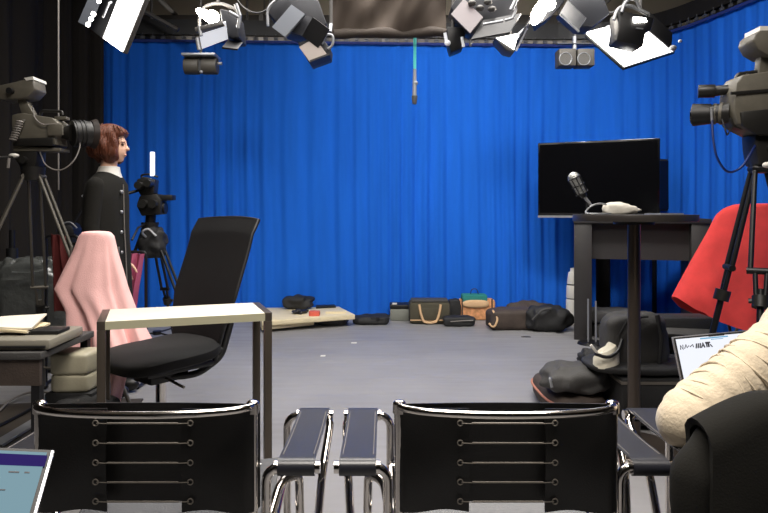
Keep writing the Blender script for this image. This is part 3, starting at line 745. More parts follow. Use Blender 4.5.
for s in (-1, 1):
    sl = MB()
    capsule(sl, (X0 + .0, Y + s * .185, 1.365), (X0 - .01, Y + s * .225, 1.10), .056, .048); capsule(sl, (X0 - .01, Y + s * .225, 1.10), (X0 + .02, Y + s * .228, .90), .05, .044)
    sl.build('coat_sleeve', coatm, ct, world=True, remesh=.012)
pl = MB(); pl.tube([(X0 + .112, Y - .03, 1.38), (X0 + .119, Y - .03, 1.1), (X0 + .13, Y - .03, .9), (X0 + .14, Y - .03, .62)], .004, 6); pl.build('front_edge', greycable, ct, world=True, label='pale front edge of the coat')
bt = MB()
for z in (1.33, 1.2, 1.07, .94): bt.ell((X0 + .112, Y - .06, z), (.012, .012, .012), 10, 6)
bt.builds('button', lightgrey, ct, world=True)
tr = MB()
for s in (-1, 1): capsule(tr, (X0, Y + s * .09, .6), (X0 + .0, Y + s * .09, .12), .085, .065)
tr.build('trousers', rubber, t, world=True)
sh = MB()
for s in (-1, 1): sh.ell((X0 + .03, Y + s * .09, .05), (.14, .052, .05), 18, 10, None, .8)
sh.builds('shoe', leather, t, world=True)

# ---- seated person at the right: cream sweater, laptop on the lap
cx, cy = 1.36, 1.86
t = thing('person', 'seated person in a cream ribbed sweater leaning on the armrest, cut by the right edge', 'person', (cx, cy, 0))
b = MB(); lean = V((-.02, .10, 0))
hip = V((cx, cy - .02, .47)); chest = V((cx - .02, cy + .06, .80)); neck = V((cx - .03, cy + .10, 1.0))
b.ell(hip + V((0, 0, .05)), (.18, .14, .13), 24, 14); b.ell(hip.lerp(chest, .55), (.155, .115, .18), 24, 14); b.ell(chest, (.18, .12, .16), 24, 14)
capsule(b, neck - V((0, .01, .05)), neck + V((-.005, .03, .06)), .056, .05)
P, R = head(b, neck + V((-.01, .06, .17)), (-.15, 1, -.35), 1.0)
SL, EL, WL = V((cx - .19, cy - .02, .825)), V((cx - .55, cy - .11, .635)), V((cx - .40, cy + .13, .615))
SR, ER, WR = V((cx + .17, cy + .06, .90)), V((cx + .26, cy + .02, .66)), V((cx + .08, cy + .24, .62))
for S, E, Wr in ((SL, EL, WL), (SR, ER, WR)):
    capsule(b, S, E, .05, .04); capsule(b, E, Wr, .04, .027)
hand(b, WL, (.45, .75, -.15), (0, .1, -1), 1., .25); hand(b, WR, (-.1, 1, -.15), (0, .1, -1), 1., .25)
for s, kx in ((-1, cx - .16), (1, cx + .14)):
    K = V((kx, cy + .46, .50)); capsule(b, hip + V((s * .09, .02, 0)), K, .085, .06); capsule(b, K, V((kx, cy + .50, .09)), .058, .038)
    b.ell((kx, cy + .57, .045), (.042, .12, .038), 16, 8)
b.build('body', skin, t, world=True, remesh=.007)
sw = MB()
sw.ell(hip.lerp(chest, .2), (.20, .165, .17), 30, 16); sw.ell(hip.lerp(chest, .6), (.19, .155, .22), 30, 16); sw.ell(chest + V((0, 0, .02)), (.225, .16, .17), 30, 16)
sw.ell(neck - V((0, 0, .03)), (.09, .085, .06), 20, 10)
def rib(mb, a, bq, ra, rb, bulge, n=26):
    a, bq = V(a), V(bq); x, y, z = basis(bq - a); rings = []
    for i in range(n + 1):
        u = i / n; r = ra * (1 - u) + rb * u + bulge * math.sin(PI * u) + .0035 * math.sin(u * 60)
        r *= min(1, .35 + 6 * u) * min(1, .35 + 6 * (1 - u)); c = a.lerp(bq, u)
        rings.append([c + (x * math.cos(2 * PI * k / 30) + y * math.sin(2 * PI * k / 30)) * (r + .004 * math.sin(3 * 2 * PI * k / 30 + 9 * u)) for k in range(30)])
    mb.loft(rings)
rib(sw, SL + (SL - EL) * .15, EL + (EL - SL) * .15, .098, .068, .014); sw.ell(EL, (.074,) * 3, 20, 12); rib(sw, EL + (EL - WL) * .1, WL, .068, .045, .008)
rib(sw, SR + (SR - ER) * .15, ER + (ER - SR) * .15, .09, .07, .014); sw.ell(ER, (.07,) * 3, 20, 12); rib(sw, ER, WR, .066, .045, .008)
sw = sw.build('sweater', cream, t, world=True, remesh=.006)
# gathers running along the sleeve
gt = MB()
ax = (EL - SL)
x_, y_, z_ = basis(ax)
for i in range(13):
    u = .02 + .078 * i; c = SL + ax * u; r = .098 * (1 - u) + .068 * u + .014 * math.sin(PI * min(1, u)) + .002
    tilt = -.5
    pts = []
    for k in range(21):
        a = 2 * PI * k / 20
        pts.append(c + (x_ * math.cos(a) + y_ * math.sin(a)) * r * .985 + z_ * (.012 * math.sin(a * 2 + i)))
    gt.tube(pts, .0035, 6)
gt.builds('knit_ridge', cream, sw, world=True)
tr = MB()
for s, kx in ((-1, cx - .16), (1, cx + .14)):
    K = V((kx, cy + .46, .50)); capsule(tr, hip + V((s * .09, .04, 0)), K, .105, .08); capsule(tr, K, V((kx, cy + .50, .16)), .078, .062)
tr.ell(hip, (.195, .16, .11), 24, 12); tr.build('trousers', mat('dark_trousers', (38, 38, 44), .85, bump=.1), t, world=True, remesh=.01)
sh = MB()
for kx in (cx - .16, cx + .14): sh.ell((kx, cy + .57, .05), (.052, .14, .05), 18, 10, None, .8)
sh.builds('shoe', leather, t, world=True)
def hf(u, v):
    th = 2 * PI * u; rr = .1 * (math.sin(PI / 2 * min(1, (v + .02) / .35)) ** .6) + .006 * noise.noise(V((th * 4, v * 3, 2)))
    f = -.015 + rr * 1.08 * math.cos(th)
    if v > .33: f = min(f, .02)
    return P(rr * .92 * math.sin(th), f, .135 - .27 * v)
MB().sheet(hf, 48, 24, .012).build('hair', darkhair, t, world=True, ang=180)

# ---- laptop on the lap
tl = W(672, 337, 2.22); bl = W(690, 408, 2.16); tr_ = W(748, 330, 2.26)
rd = (tr_ - tl).normalized(); wid = .325; upv = (tl - bl).normalized(); upv = (upv - rd * upv.dot(rd)).normalized(); hh = .225
pan = [screen_e, (.40, .952, .58, .985, rubber, 'camera_notch'), (.30, .925, .62, .945, screen_h, 'menu_strip'), (.42, .905, .56, .915, screen_h, 'menu_strip')]
lp = laptop('laptop', 'silver laptop showing a white page, held on the lap of the person in cream', tl - upv * hh, rd, upv, wid, hh, pan, depth=.20)
wr = MB(); o_ = tl - upv * hh; nn = rd.cross(upv); nn = -nn if nn.y > 0 else nn
def stroke(pts, r=.0016):
    wr.tube([o_ + rd * (wid * a) + upv * (hh * c) + nn * .0068 for a, c in pts], r, 6)
x = .055
stroke([(x, .80), (x + .006, .865), (x + .028, .80), (x + .034, .87)]); stroke([(x + .045, .81), (x + .07, .87), (x + .075, .82), (x + .10, .85)])
stroke([(x + .11, .83), (x + .145, .86), (x + .15, .82)])
for k in range(3): stroke([(x + .175 + k * .022, .80), (x + .19 + k * .022, .87)], .0022)
stroke([(x + .235, .80), (x + .262, .87), (x + .275, .80)], .0024); stroke([(x + .245, .825), (x + .27, .825)], .002)
stroke([(x + .30, .80), (x + .30, .87)], .002); stroke([(x + .29, .868), (x + .34, .868)], .003); stroke([(x + .32, .868), (x + .322, .80)], .003); stroke([(x + .34, .84), (x + .36, .80)], .002)
wr.build('page_heading', ink, lp, world=True)

# ---- black coat over the third chair
ct = thing('black_coat', 'bulky black wool coat hung over the back of the armchair at the right edge', 'coat', (1.14, 1.44, .1))
c = MB()
def coatfn(u, v):
    # front panel (towards camera) folding over the chair back top
    x = .748 + .82 * u; k = math.sin(PI * min(1, u * 1.15)) ** .35 if u < .87 else 1
    top = .760 - .06 * max(0, 1 - u / .18) ** 1.4
    L1 = .62
    s = v * (L1 + .36)
    wav = .018 * noise.noise(V((u * 5, v * 3, 1))) + .010 * math.sin(u * 16 + v * 2)
    if s < L1 - .02: y = 1.475 - .05 * (1 - s / L1) - wav * 1.0; z = top - L1 + s
    elif s < L1 + .08: a = (s - L1 + .02) / .1 * PI; y = 1.475 + .045 - .045 * math.cos(a) * 1 - wav * .5; z = top - .02 + .02 * math.sin(a)
    else: y = 1.475 + .095 + .01 * math.sin(u * 9); z = top - .02 - (s - L1 - .08)
    return V((x - .035 * (1 - v) * (1 - u), y, z))
c.sheet(coatfn, 50, 50, .018).build('coat_body', coatm, ct, world=True, ang=80)
sv = MB()
def slv(u, v):
    return V((0, 0, 0))
pts = [V((.84, 1.54, .66)), V((.78, 1.53, .66)), V((.727, 1.515, .61)), V((.712, 1.50, .45)), V((.715, 1.49, .16))]
sv.tube(pts, lambda q: .05 + .006 * math.sin(q * 13), 18, .08); sv.build('coat_sleeve', coatm, ct, world=True)
q = MB(); q.tube([coatfn(.36, v) + V((0, -.02, 0)) for v in [i / 20 for i in range(1, 13)]], .0025, 6); q.build('back_seam', rubber, ct, world=True)
# ------------------------------------------------------------------ desk, television, bistro table
def desk():
    x0 = W(574, 0, 6.1).x; zt = H - 6.5 / F * 6.1; w, dp = 1.17, .62
    t = thing('counter_desk', 'tall black open-fronted desk standing before the television', 'desk', (x0, 6.1, 0), -math.atan2(x0, 6.1))
    MB().box((w / 2, dp / 2, zt - .022), (w + .01, dp + .01, .044)).build('desktop', deskm, t, bevel=.003)
    for x in (.08, w - .08): MB().box((x, dp / 2, (zt - .044) / 2), (.16, dp - .02, zt - .044)).build('side_panel', deskm, t, bevel=.003)
    MB().box((w / 2, .14, zt - .044 - .17), (w - .32, .03, .34)).build('modesty_panel', deskm, t)
desk()
# television on its stand
a, b_ = W(538, 145, 6.95), W(660, 136, 6.45)
rt = V((b_.x - a.x, b_.y - a.y, 0)); wid = rt.length; rt.normalize(); n_ = V((rt.y, -rt.x, 0))
zt = (a.z + b_.z) / 2 + .0; zb = 1.145; ctr = V(((a.x + b_.x) / 2, (a.y + b_.y) / 2, 0))
t = thing('television', 'large flat black television on a floor stand behind the black desk', 'television', (ctr.x, ctr.y, 0))
MB().slab(V((a.x, a.y, zb)), rt * wid, V((0, 0, zt - zb)), .045).build('casing', screen, t, world=True, bevel=.004)
MB().slab(V((a.x, a.y, zb + .045)) + rt * .02 + n_ * .002, rt * (wid - .04), V((0, 0, zt - zb - .065)), .002).build('screen', screen, t, world=True)
MB().slab(V((a.x, a.y, zb - .004)) + n_ * .004, rt * wid, V((0, 0, .022)), .01).build('bottom_trim', lightgrey, t, world=True, label='silver bottom trim')
p0 = W(612, 250, 6.9)
MB().box((ctr.x + .12, ctr.y + .16, .78), (.14, .07, 1.3), math.atan2(rt.y, rt.x)).build('stand_column', blackmetal, t, world=True, bevel=.005)
MB().box((ctr.x + .1, ctr.y + .07, 1.5), (.5, .06, .3), math.atan2(rt.y, rt.x)).build('mount_plate', blackmetal, t, world=True)
sh = MB().box((ctr.x + .05, ctr.y + .12, .78), (.34, .3, .03)).build('stand_shelf', blackmetal, t, world=True, bevel=.004)
MB().box((ctr.x + .14, ctr.y + .2, .06), (.6, .36, .06)).build('stand_base', blackmetal, t, world=True, bevel=.02)
w = MB()
for sx in (-1, 1):
    for sy in (-1, 1): w.cyl((ctr.x + .13 + sx * .25, ctr.y + .2 + sy * .14, .028), (ctr.x + .155 + sx * .25, ctr.y + .2 + sy * .14, .028), .028)
w.builds('caster', rubber, t, world=True)
o = MB(); o.box((ctr.x + .05, ctr.y + .08, .815), (.24, .2, .04)); tag(o.build('media_player', lightgrey, bevel=.006), 'flat silver-grey player box on the shelf of the television stand', 'player')
# second dark screen behind
p = W(667, 185, 7.0)
t = thing('backup_monitor', 'dark upright monitor half hidden behind the right side of the television', 'monitor', (p.x - .1, 7.0, 0))
MB().box((p.x - .12, 7.02, 1.49), (.38, .04, .56)).build('casing', rubber, t, world=True, bevel=.005)
MB().box((p.x - .12, 6.995, 1.49), (.34, .01, .52)).build('screen', screen, t, world=True)
MB().tube([(p.x + .07, 7.0, 1.58), (p.x + .13, 7.0, 1.58), (p.x + .13, 7.0, 1.50), (p.x + .08, 7.0, 1.50)], .01, 6).build('side_handle', bluecable, t, world=True)
MB().cyl((p.x - .12, 7.04, .02), (p.x - .12, 7.04, 1.25), .025).build('stand_pole', blackmetal, t, world=True)
MB().cyl((p.x - .12, 7.04, 0), (p.x - .12, 7.04, .025), .18).build('stand_base', blackmetal, t, world=True)

# high bistro table
D = 3.3
c = W(634, 212, D); r = .30
t = thing('bistro_table', 'high dark round table on one dark steel pole with a microphone on top', 'table', (c.x, D, 0))
ZT = 1.187
MB().cyl((c.x, D, ZT - .034), (c.x, D, ZT), r, n=64).build('tabletop', mat('dark_brown_tabletop', (46, 42, 40), .4, bump=.02), t, world=True, bevel=.003)
MB().cyl((c.x, D, .02), (c.x, D, ZT - .034), .031, n=28).build('pole', mat('dark_polished_steel', (74, 66, 60), .32, .6), t, world=True)
MB().cyl((c.x, D, ZT - .05), (c.x, D, ZT - .034), .10, n=24).build('top_plate', blackmetal, t, world=True)
MB().cyl((c.x, D, 0), (c.x, D, .018), .235, .22, n=48).build('base_plate', mat('dark_polished_steel', (74, 66, 60), .32, .6), t, world=True)
# microphone
t = thing('table_microphone', 'tilted silver microphone with grille head on the left of the high round table', 'microphone', W(590, 206, D - .02))
A_, B_ = W(574, 178, D), W(582, 193, D)
m = MB(); m.cyl(A_, B_, .030, .026, 20); m.ell(A_, (.031,) * 3, 20, 12); m.build('grille_head', mat('silver_grille', (168, 170, 168), .35, .8, bump=.6, bscale=120), t, world=True)
m = MB()
dd = (B_ - A_).normalized(); xx, yy, zz = basis(dd)
for k in range(8):
    a = 2 * PI * k / 8; e = xx * math.cos(a) + yy * math.sin(a)
    m.cyl(A_ + e * .031, B_ + e * .028, .0028, n=6)
for u in (0, .5, 1): m.tube([A_.lerp(B_, u) + (xx * math.cos(2 * PI * i / 20) + yy * math.sin(2 * PI * i / 20)) * .032 for i in range(21)], .0028, 6)
m.builds('grille_bar', rubber, t, world=True)
MB().cyl(B_, W(584.5, 197, D), .022, .014, 16).build('collar', rubber, t, world=True)
MB().cyl(W(584, 196, D), W(590.5, 205, D), .0085, n=12).build('stem', lightgrey, t, world=True)
q = MB(); q.tube([W(587, 201, D), W(586.5, 207, D), V((W(588, 0, D).x, D, ZT + .004))], .005, 8); q.cyl((W(588, 0, D).x, D, ZT), (W(588, 0, D).x, D, ZT + .006), .035, n=24); q.build('desk_stand', rubber, t, world=True)
# crumpled pouch
t = thing('cloth_pouch', 'crumpled pale grey cloth pouch with a cord loop on top of the high round table', 'pouch', V((W(622, 0, D).x, D, ZT)))
m = MB()
def pf(v):
    w = v.copy(); k = 1 - .55 * max(0, (v.x + .02) / .1); w.z *= max(.25, k); w *= 1 + .12 * noise.noise(v * 40); w.z = max(w.z, -.024); return w
m.ell((W(621, 0, D).x, D, ZT + .024), (.095, .05, .042), 40, 20, None, .85, pf); m.build('pouch_body', mat('pale_grey_cloth', (190, 186, 176), .85, bump=.3), t, world=True)
m = MB(); m.tube([W(611, 206, D), W(601, 203, D - .01), W(590, 206, D - .03), V((W(580, 0, D).x, D - .06, ZT + .004)), V((W(592, 0, D).x, D - .1, ZT + .004)), V((W(608, 0, D).x, D - .04, ZT + .006))], .0045, 8, .05)
m.build('cord_loop', lightgrey, t, world=True)
m = MB(); m.box((W(662, 0, D).x, D - .02, ZT + .0035), (.12, .16, .007), .1); tag(m.build('note_card', lightgrey), 'thin pale card lying on the right of the high round table', 'card')

# small stand with a round base before the desk
p = W(592, 344, FD(344))
t = thing('microphone_stand', 'short stand of two thin silver posts on a round black base by the desk leg', 'stand', (p.x, p.y, 0))
MB().cyl((p.x, p.y, 0), (p.x, p.y, .02), .13, .12, 32).build('base_plate', blackmetal, t, world=True)
for dx, h_ in ((-.035, .41), (.035, .39)): MB().cyl((p.x + dx, p.y, .02), (p.x + dx, p.y, h_), .008).build('post', lightgrey, t, world=True)
# white canister
p = W(569, 300, 7.0)
t = thing('white_canister', 'tall white segmented canister standing by the blue curtain left of the desk', 'canister', (p.x, 6.95, 0))
bot = .0
for z0, z1, r0, r1 in ((.0, .27, .075, .075), (.28, .42, .073, .068), (.43, .56, .066, .05)):
    MB().cyl((p.x + .03, 6.95, z0), (p.x + .03, 6.95, z1), r0, r1, 28).build('section', whitep, t, world=True, bevel=.008)
MB().cyl((p.x + .03, 6.95, .26), (p.x + .03, 6.95, .44), .062, n=24).build('dark_band', rubber, t, world=True)
MB().cyl((p.x + .03, 6.95, .56), (p.x + .03, 6.95, .6), .03, n=16).build('cap', whitep, t, world=True)

# ------------------------------------------------------------------ cloth over furniture
def drape(name, label, D, prof, m, hem, dth=(.07, .2), seed=0, fold=.02, n=96, cat='cloth', t=.006):
    """prof: (row, left px, right px) silhouettes; hem(a) -> extra fraction of length for the angle"""
    zs = []; 
    for (py, l, r) in prof: zs.append((W(0, py, D).z, W(l, py, D).x, W(r, py, D).x))
    z0, z1 = zs[0][0], zs[-1][0]
    def at(z):
        for q, w in zip(zs, zs[1:]):
            if q[0] >= z >= w[0]:
                k = (q[0] - z) / max(1e-6, q[0] - w[0]); return q[1] + (w[1] - q[1]) * k, q[2] + (w[2] - q[2]) * k
        return zs[-1][1:]
    def fn(u, v):
        a = 2 * PI * u
        if v < .12:
            k = v / .12; z = z0; f = math.sin(k * PI / 2); zz = z0 + .012 * math.cos(k * PI / 2)
        else:
            k = (v - .12) / .88; f = 1; zz = z0 + (z1 - z0) * k * hem(a); z = max(z1, zz)
        l, r = at(max(z1, min(z0, z)))
        c = (l + r) / 2; hx = (r - l) / 2; kk = max(0, (v - .12) / .88); hy = dth[0] + (dth[1] - dth[0]) * kk
        fo = 1 + (fold / .2) * kk * (math.sin(a * 5 + seed) + .5 * math.sin(a * 13 + 3 * noise.noise(V((kk * 3, a, seed)))) + .6 * math.sin(a * 9 + 2 * seed + 2 * kk)) + .03 * noise.noise(V((a * 2, kk * 4, seed)))
        fx = min(1.0, fo) if abs(math.cos(a)) > .8 else fo
        return V((c + hx * f * math.cos(a) * (fx if abs(math.cos(a)) < .8 else 1 - .12 * (1 - fx)), D + hy * f * math.sin(a) * fo, zz))
    o = MB().sheet(fn, n, 44, t).build(name, m, ang=80)
    return tag(o, label, cat)
def folding_chair(label, c, zt, rot=0, bw=.2):
    t = thing('folding_chair', label, 'chair', (c[0], c[1], 0), rot); t.rotation_euler = (0, 0, rot)
    MB().box((0, 0, .45), (bw * 2, .36, .025)).build('seat', rubber, t, bevel=.008)
    MB().box((0, .17, zt - .12), (bw * 1.9, .02, .18)).build('backrest', rubber, t, bevel=.008)
    for s in (-1, 1):
        MB().tube([(s * bw, .19, zt - .04), (s * bw, .12, .45), (s * bw, -.18, .012)], .011, 8, .05).build('leg', steel, t)
        MB().tube([(s * (bw - .02), -.12, .44), (s * (bw - .02), .22, .012)], .011, 8).build('leg', steel, t)
    return t
folding_chair('folding chair hidden under the pale pink cloth, only its grey legs showing', (W(93, 0, 3.55).x, 3.52), 1.04, .3, .12)
def hemp(a):
    # angle -90 deg faces the camera
    k = .80 + .06 * math.sin(3 * a + 1)
    d = math.atan2(math.sin(a + PI / 2 - .5), math.cos(a + PI / 2 - .5))
    return k + .30 * math.exp(-(d / .28) ** 2)
drape('pink_cloth', 'pale pink cloth draped over a folding chair behind the pale-topped table', 3.56,
      [(233, 82, 111), (236, 79, 114), (250, 74, 117), (270, 64, 123), (288, 55, 128), (296, 60, 131), (310, 70, 136), (330, 74, 146), (348, 74, 155), (372, 80, 150), (405, 84, 140)], pinkc, hemp, (.055, .17), 2, .04)
# deeper pink cloth behind, hung on a rail stand
def hang(name, label, pix, D, m, seed=0, amp=.02, cat='cloth', waves=4):
    """hanging cloth: pix = top-left, top-right, bottom-left, bottom-right"""
    a, b, c, d = [W(x, y, D) for x, y in pix]
    def fn(u, v):
        p = a.lerp(b, u).lerp(c.lerp(d, u), v); return p + V((0, amp * math.sin(u * 2 * PI * waves + seed + v) * (.4 + .6 * v) + .01 * noise.noise(V((u * 5, v * 5, seed))), .01 * math.sin(u * 9) * v))
    return tag(MB().sheet(fn, 60, 20, .005).build(name, m, ang=80), label, cat)
D = 4.55
t = thing('clothes_stand', 'low dark rail stand behind the pale pink cloth carrying a deeper pink cloth', 'rail stand', (W(130, 0, D).x, D + .03, 0))
x0, x1, zz = W(116, 0, D).x, W(146, 0, D).x, W(0, 252, D).z
MB().tube([(x0, D, .02), (x0, D, zz), (x1, D, zz), (x1, D, .02)], .011, 8, .03).build('rail_frame', blackmetal, t, world=True)
for x in (x0, x1): MB().cyl((x, D - .16, .014), (x, D + .16, .014), .012).build('foot', blackmetal, t, world=True)
hang('pink_cloth', 'deeper pink striped cloth hanging between the pale pink cloth and the blue curtain', [(121, 253), (144, 254), (121, 318), (133, 318)], D - .03, pink2, 1, .03, waves=3)
D = 4.5
t = thing('clothes_stand', 'low dark rail stand left of the pale pink cloth carrying a maroon cloth', 'rail stand', (W(62, 0, D).x, D + .03, 0))
x0, x1, zz = W(46, 0, D).x, W(78, 0, D).x, W(0, 236, D).z
MB().tube([(x0, D, .02), (x0, D, zz), (x1, D, zz), (x1, D, .02)], .011, 8, .03).build('rail_frame', blackmetal, t, world=True)
for x in (x0, x1): MB().cyl((x, D - .16, .014), (x, D + .16, .014), .012).build('foot', blackmetal, t, world=True)
hang('maroon_cloth', 'narrow dark maroon cloth hanging behind the left tripod, left of the pale pink cloth', [(50, 234), (64, 236), (54, 312), (76, 312)], D - .03, maroon, 2, .03, waves=2)
# red cloth at the right
folding_chair('tall folding chair hidden under the red cloth at the right edge', (W(757, 0, 4.7).x, 4.72), 1.21, -.2, .16)
def hemr(a):
    return .985 - .235 * max(0, -math.cos(a)) ** 3 + .012 * math.sin(3 * a)
drape('red_cloth', 'red felt cloth draped over a tall chair behind the right tripod', 4.75,
      [(205, 733, 800), (208, 724, 806), (215, 716, 812), (235, 706, 822), (260, 692, 832), (285, 679, 842), (297, 673, 850), (327, 672, 856)], redc, hemr, (.07, .24), 5, .012)
# ------------------------------------------------------------------ boards and bags along the curtain
def plan_prism(pts, z0, z1):
    return MB().prism([(x, y, z0) for x, y in pts], (0, 0, z1 - z0))
def PZ(px, py, z):
    d = (H - z) * F / (py - HY); return ((px - CX) / F * d, d)
q = [PZ(262, 321, .125), PZ(355, 314.5, .125), PZ(339, 306.5, .125), PZ(252, 308, .125)]
tag(plan_prism(q, .075, .125).build('wooden_board', woodp, bevel=.004), 'pale wooden board topmost of the low stack by the blue curtain', 'board', 'pale boards stacked on the floor')
q = [PZ(262, 326, .072), PZ(314, 321, .072), PZ(312, 312, .072), PZ(256, 314, .072)]
tag(plan_prism(q, .03, .072).build('wooden_board', woodp, bevel=.004), 'shorter pale board under the top board of the low stack by the blue curtain', 'board', 'pale boards stacked on the floor')
def bag(name, label, px, py, w, dp, h, m, cat='bag', seed=1, rot=0., e=.5, amp=.06, z=0, dd=0, straps=(), group=None, root=False):
    d = FD(py) if z == 0 else (H - z) * F / (py - HY)
    d += dd; c = V(((px - CX) / F * d, d, z))
    mb = MB(); blob(mb, c + V((0, dp / 2, 0)), (w, dp, h), e, amp, seed, rot)
    if not straps: return tag(mb.build(name, m), label, cat, group)
    t = thing(name, label, cat, c + V((0, dp / 2, 0)), 0, group); mb.build('bag_body', m, t, world=True)
    for nm, mm, pts, r in straps:
        MB().tube([c + V((a * w, b * dp, k * h)) for a, b, k in pts], r, 8, .03).build(nm, mm, t, world=True)
    return t
tag(plan_prism([PZ(296, 323, 0.03), PZ(310, 323, .03), PZ(310, 318, .03), PZ(296, 318, .03)], 0, .03).build('wooden_block', woodp), 'small wood block carrying the board stack, mostly hidden', 'block')
bag('black_satchel', 'black satchel heaped on the back of the board stack by the curtain', 297, 307, .34, .2, .15, bagblack, seed=2, z=.125, dd=-.22, e=.7, amp=.15)
bag('flat_bag', 'flat dark grey bag lying under the right end of the top board', 331, 327, .33, .3, .085, baggrey, seed=3, dd=.05)
tag(plan_prism([PZ(316, 308.5, .128), PZ(336, 307.5, .128), PZ(334, 306.3, .128), PZ(316, 306.8, .128)], .125, .15).build('black_folder', rubber), 'thin black folder on the far edge of the wooden board', 'folder')
bag('small_red_box', 'small red box on the wooden board', 314, 316.3, .11, .1, .05, mat('faded_red_card', (206, 92, 74), .7, var=.15), cat='box', seed=4, z=.125, e=.25, amp=.02)
bag('cable_coil', 'small black tangle lying on the wooden board left of the red box', 299, 314.5, .15, .12, .045, rubber, cat='cable', seed=6, z=.125, e=.8, amp=.3)
tag(MB().box(V((*PZ(336, 312.3, .135), .135)), (.22, .03, .02), -.05).build('wood_strip', woodp), 'thin wood strip lying on the wooden board right of the red box', 'wood strip')
bag('black_pouch', 'flat black pouch on the floor just right of the wooden boards', 371, 325.5, .36, .28, .10, bagblack, seed=7, amp=.12, e=.6)
# middle group
p = W(402, 320, FD(321))
t = thing('equipment_case', 'small grey case with a black lid left of the olive duffel bag', 'case', (p.x, p.y + .1, 0))
MB().box((p.x, p.y + .12, .065), (.26, .22, .13)).build('case_body', mat('grey_case', (122, 124, 116), .6), t, world=True, bevel=.01)
MB().box((p.x, p.y + .12, .155), (.27, .23, .045)).build('case_lid', rubber, t, world=True, bevel=.01)
MB().box((p.x - .08, p.y + .06, .183), (.05, .05, .012)).build('label_plate', whitep, t, world=True)
t = thing('duffel_bag', 'olive canvas duffel bag with two tan carrying straps by the blue curtain', 'bag', (W(430, 0, 6.9).x, 7.05, 0)); d = FD(324.5); c = V((W(430, 0, d).x, d + .14, 0))
m = MB(); m.box(c + V((0, 0, .12)), (.44, .26, .235)); m.build('bag_body', khaki, t, world=True, bevel=.035)
m = MB(); m.box(c + V((0, -.02, .245)), (.40, .2, .03)); m.build('zip_flap', baggrey, t, world=True, bevel=.012)
m = MB(); m.box(c + V((0, -.135, .11)), (.20, .02, .13)); m.build('front_pocket', khaki, t, world=True, bevel=.006)
for s in (-1, 1): MB().tube([c + V((s * .115, -.145, .215)), c + V((s * .10, -.152, .12)), c + V((s * .07, -.155, .03)), c + V((0, -.155, .008 + .012))], .014, 6, .03).build('carry_strap', tan, t, world=True)
MB().box(c + V((0, -.135, .045)), (.42, .006, .012)).build('piping', tan, t, world=True)
bag('black_pouch', 'low dark pouch with a grey stripe between olive duffel and orange tote', 460, 327, .33, .16, .11, bagblack, seed=9, amp=.08, e=.5,
    straps=[('stripe', greycable, [(-.3, -.02, .5), (.1, -.03, .6), (.42, -.01, .62)], .006)])
bag('black_camera_bag', 'small black camera bag between the olive duffel and the orange tote', 455, 321.5, .14, .12, .24, bagblack, seed=10, dd=.05, e=.4)
d = FD(321); c = V((W(478, 0, d).x, d + .12, 0))
t = thing('tote_bag', 'orange patterned tote bag with a teal top leaning at the blue curtain', 'bag', (c.x, c.y, 0))
m = MB(); m.box(c + V((0, 0, .115)), (.40, .18, .23)); m.build('bag_body', orange, t, world=True, bevel=.03)
m = MB(); m.box(c + V((-.03, -.012, .235)), (.28, .17, .10)); m.build('top_panel', teal, t, world=True, bevel=.02, label='teal top panel')
m = MB(); m.ell(c + V((-.02, -.09, .185)), (.15, .03, .045), 20, 10, None, .7); m.build('front_flap', tan, t, world=True)
MB().tube([c + V((-.07, -.02, .28)), c + V((-.06, -.02, .34)), c + V((.0, -.02, .345)), c + V((.02, -.02, .28))], .006, 8, .04).build('handle', bluecable, t, world=True)
for s in (-.17, .16): MB().tube([c + V((s, -.092, .24)), c + V((s, -.096, .02))], .008, 6).build('strap', brownb, t, world=True)
# brown roll bag
d = FD(331); c = V((W(517, 0, d).x, d + .16, 0))
t = thing('roll_bag', 'long dark brown roll bag with a pale end strap lying by the blue curtain', 'bag', (c.x, c.y, 0))
m = MB(); blob(m, c, (.56, .3, .22), .45, .05, 11, .12); m.build('bag_body', brownb, t, world=True)
MB().tube([c + V((-.235, -.10, .20)), c + V((-.19, -.165, .12)), c + V((-.235, -.17, .03)), c + V((-.275, -.12, .07))], .011, 6, .04).build('end_strap', tan, t, world=True)
bag('black_backpack', 'bulging black backpack on the floor between the brown roll bag and the white canister', 551, 333, .46, .3, .26, bagblack, seed=12, amp=.14, e=.7,
    straps=[('strap', baggrey, [(-.4, -.0, .5), (-.2, -.08, .9), (0, -.05, .95)], .012)])
bag('dark_roll', 'dark crumpled cloth lying behind the gap between brown roll bag and black backpack', 531, 321, .5, .2, .2, brownb, cat='cloth', seed=13, amp=.15, e=.8, dd=.03)
# under the desk
bag('soft_case', 'dark grey soft case, lower of the two under the desk', 618, 341, .44, .3, .15, baggrey, cat='case', seed=14, amp=.04, e=.35, dd=.13, group='soft cases under the desk')
bag('soft_case', 'dark grey soft case, upper of the two under the desk', 617, 326, .46, .3, .13, baggrey, cat='case', seed=15, amp=.05, e=.4, z=.14, dd=.12, group='soft cases under the desk')
bag('black_shoulder_bag', 'limp black shoulder bag right of the soft cases under the desk', 655, 335, .5, .3, .18, bagblack, seed=16, amp=.15, e=.7)

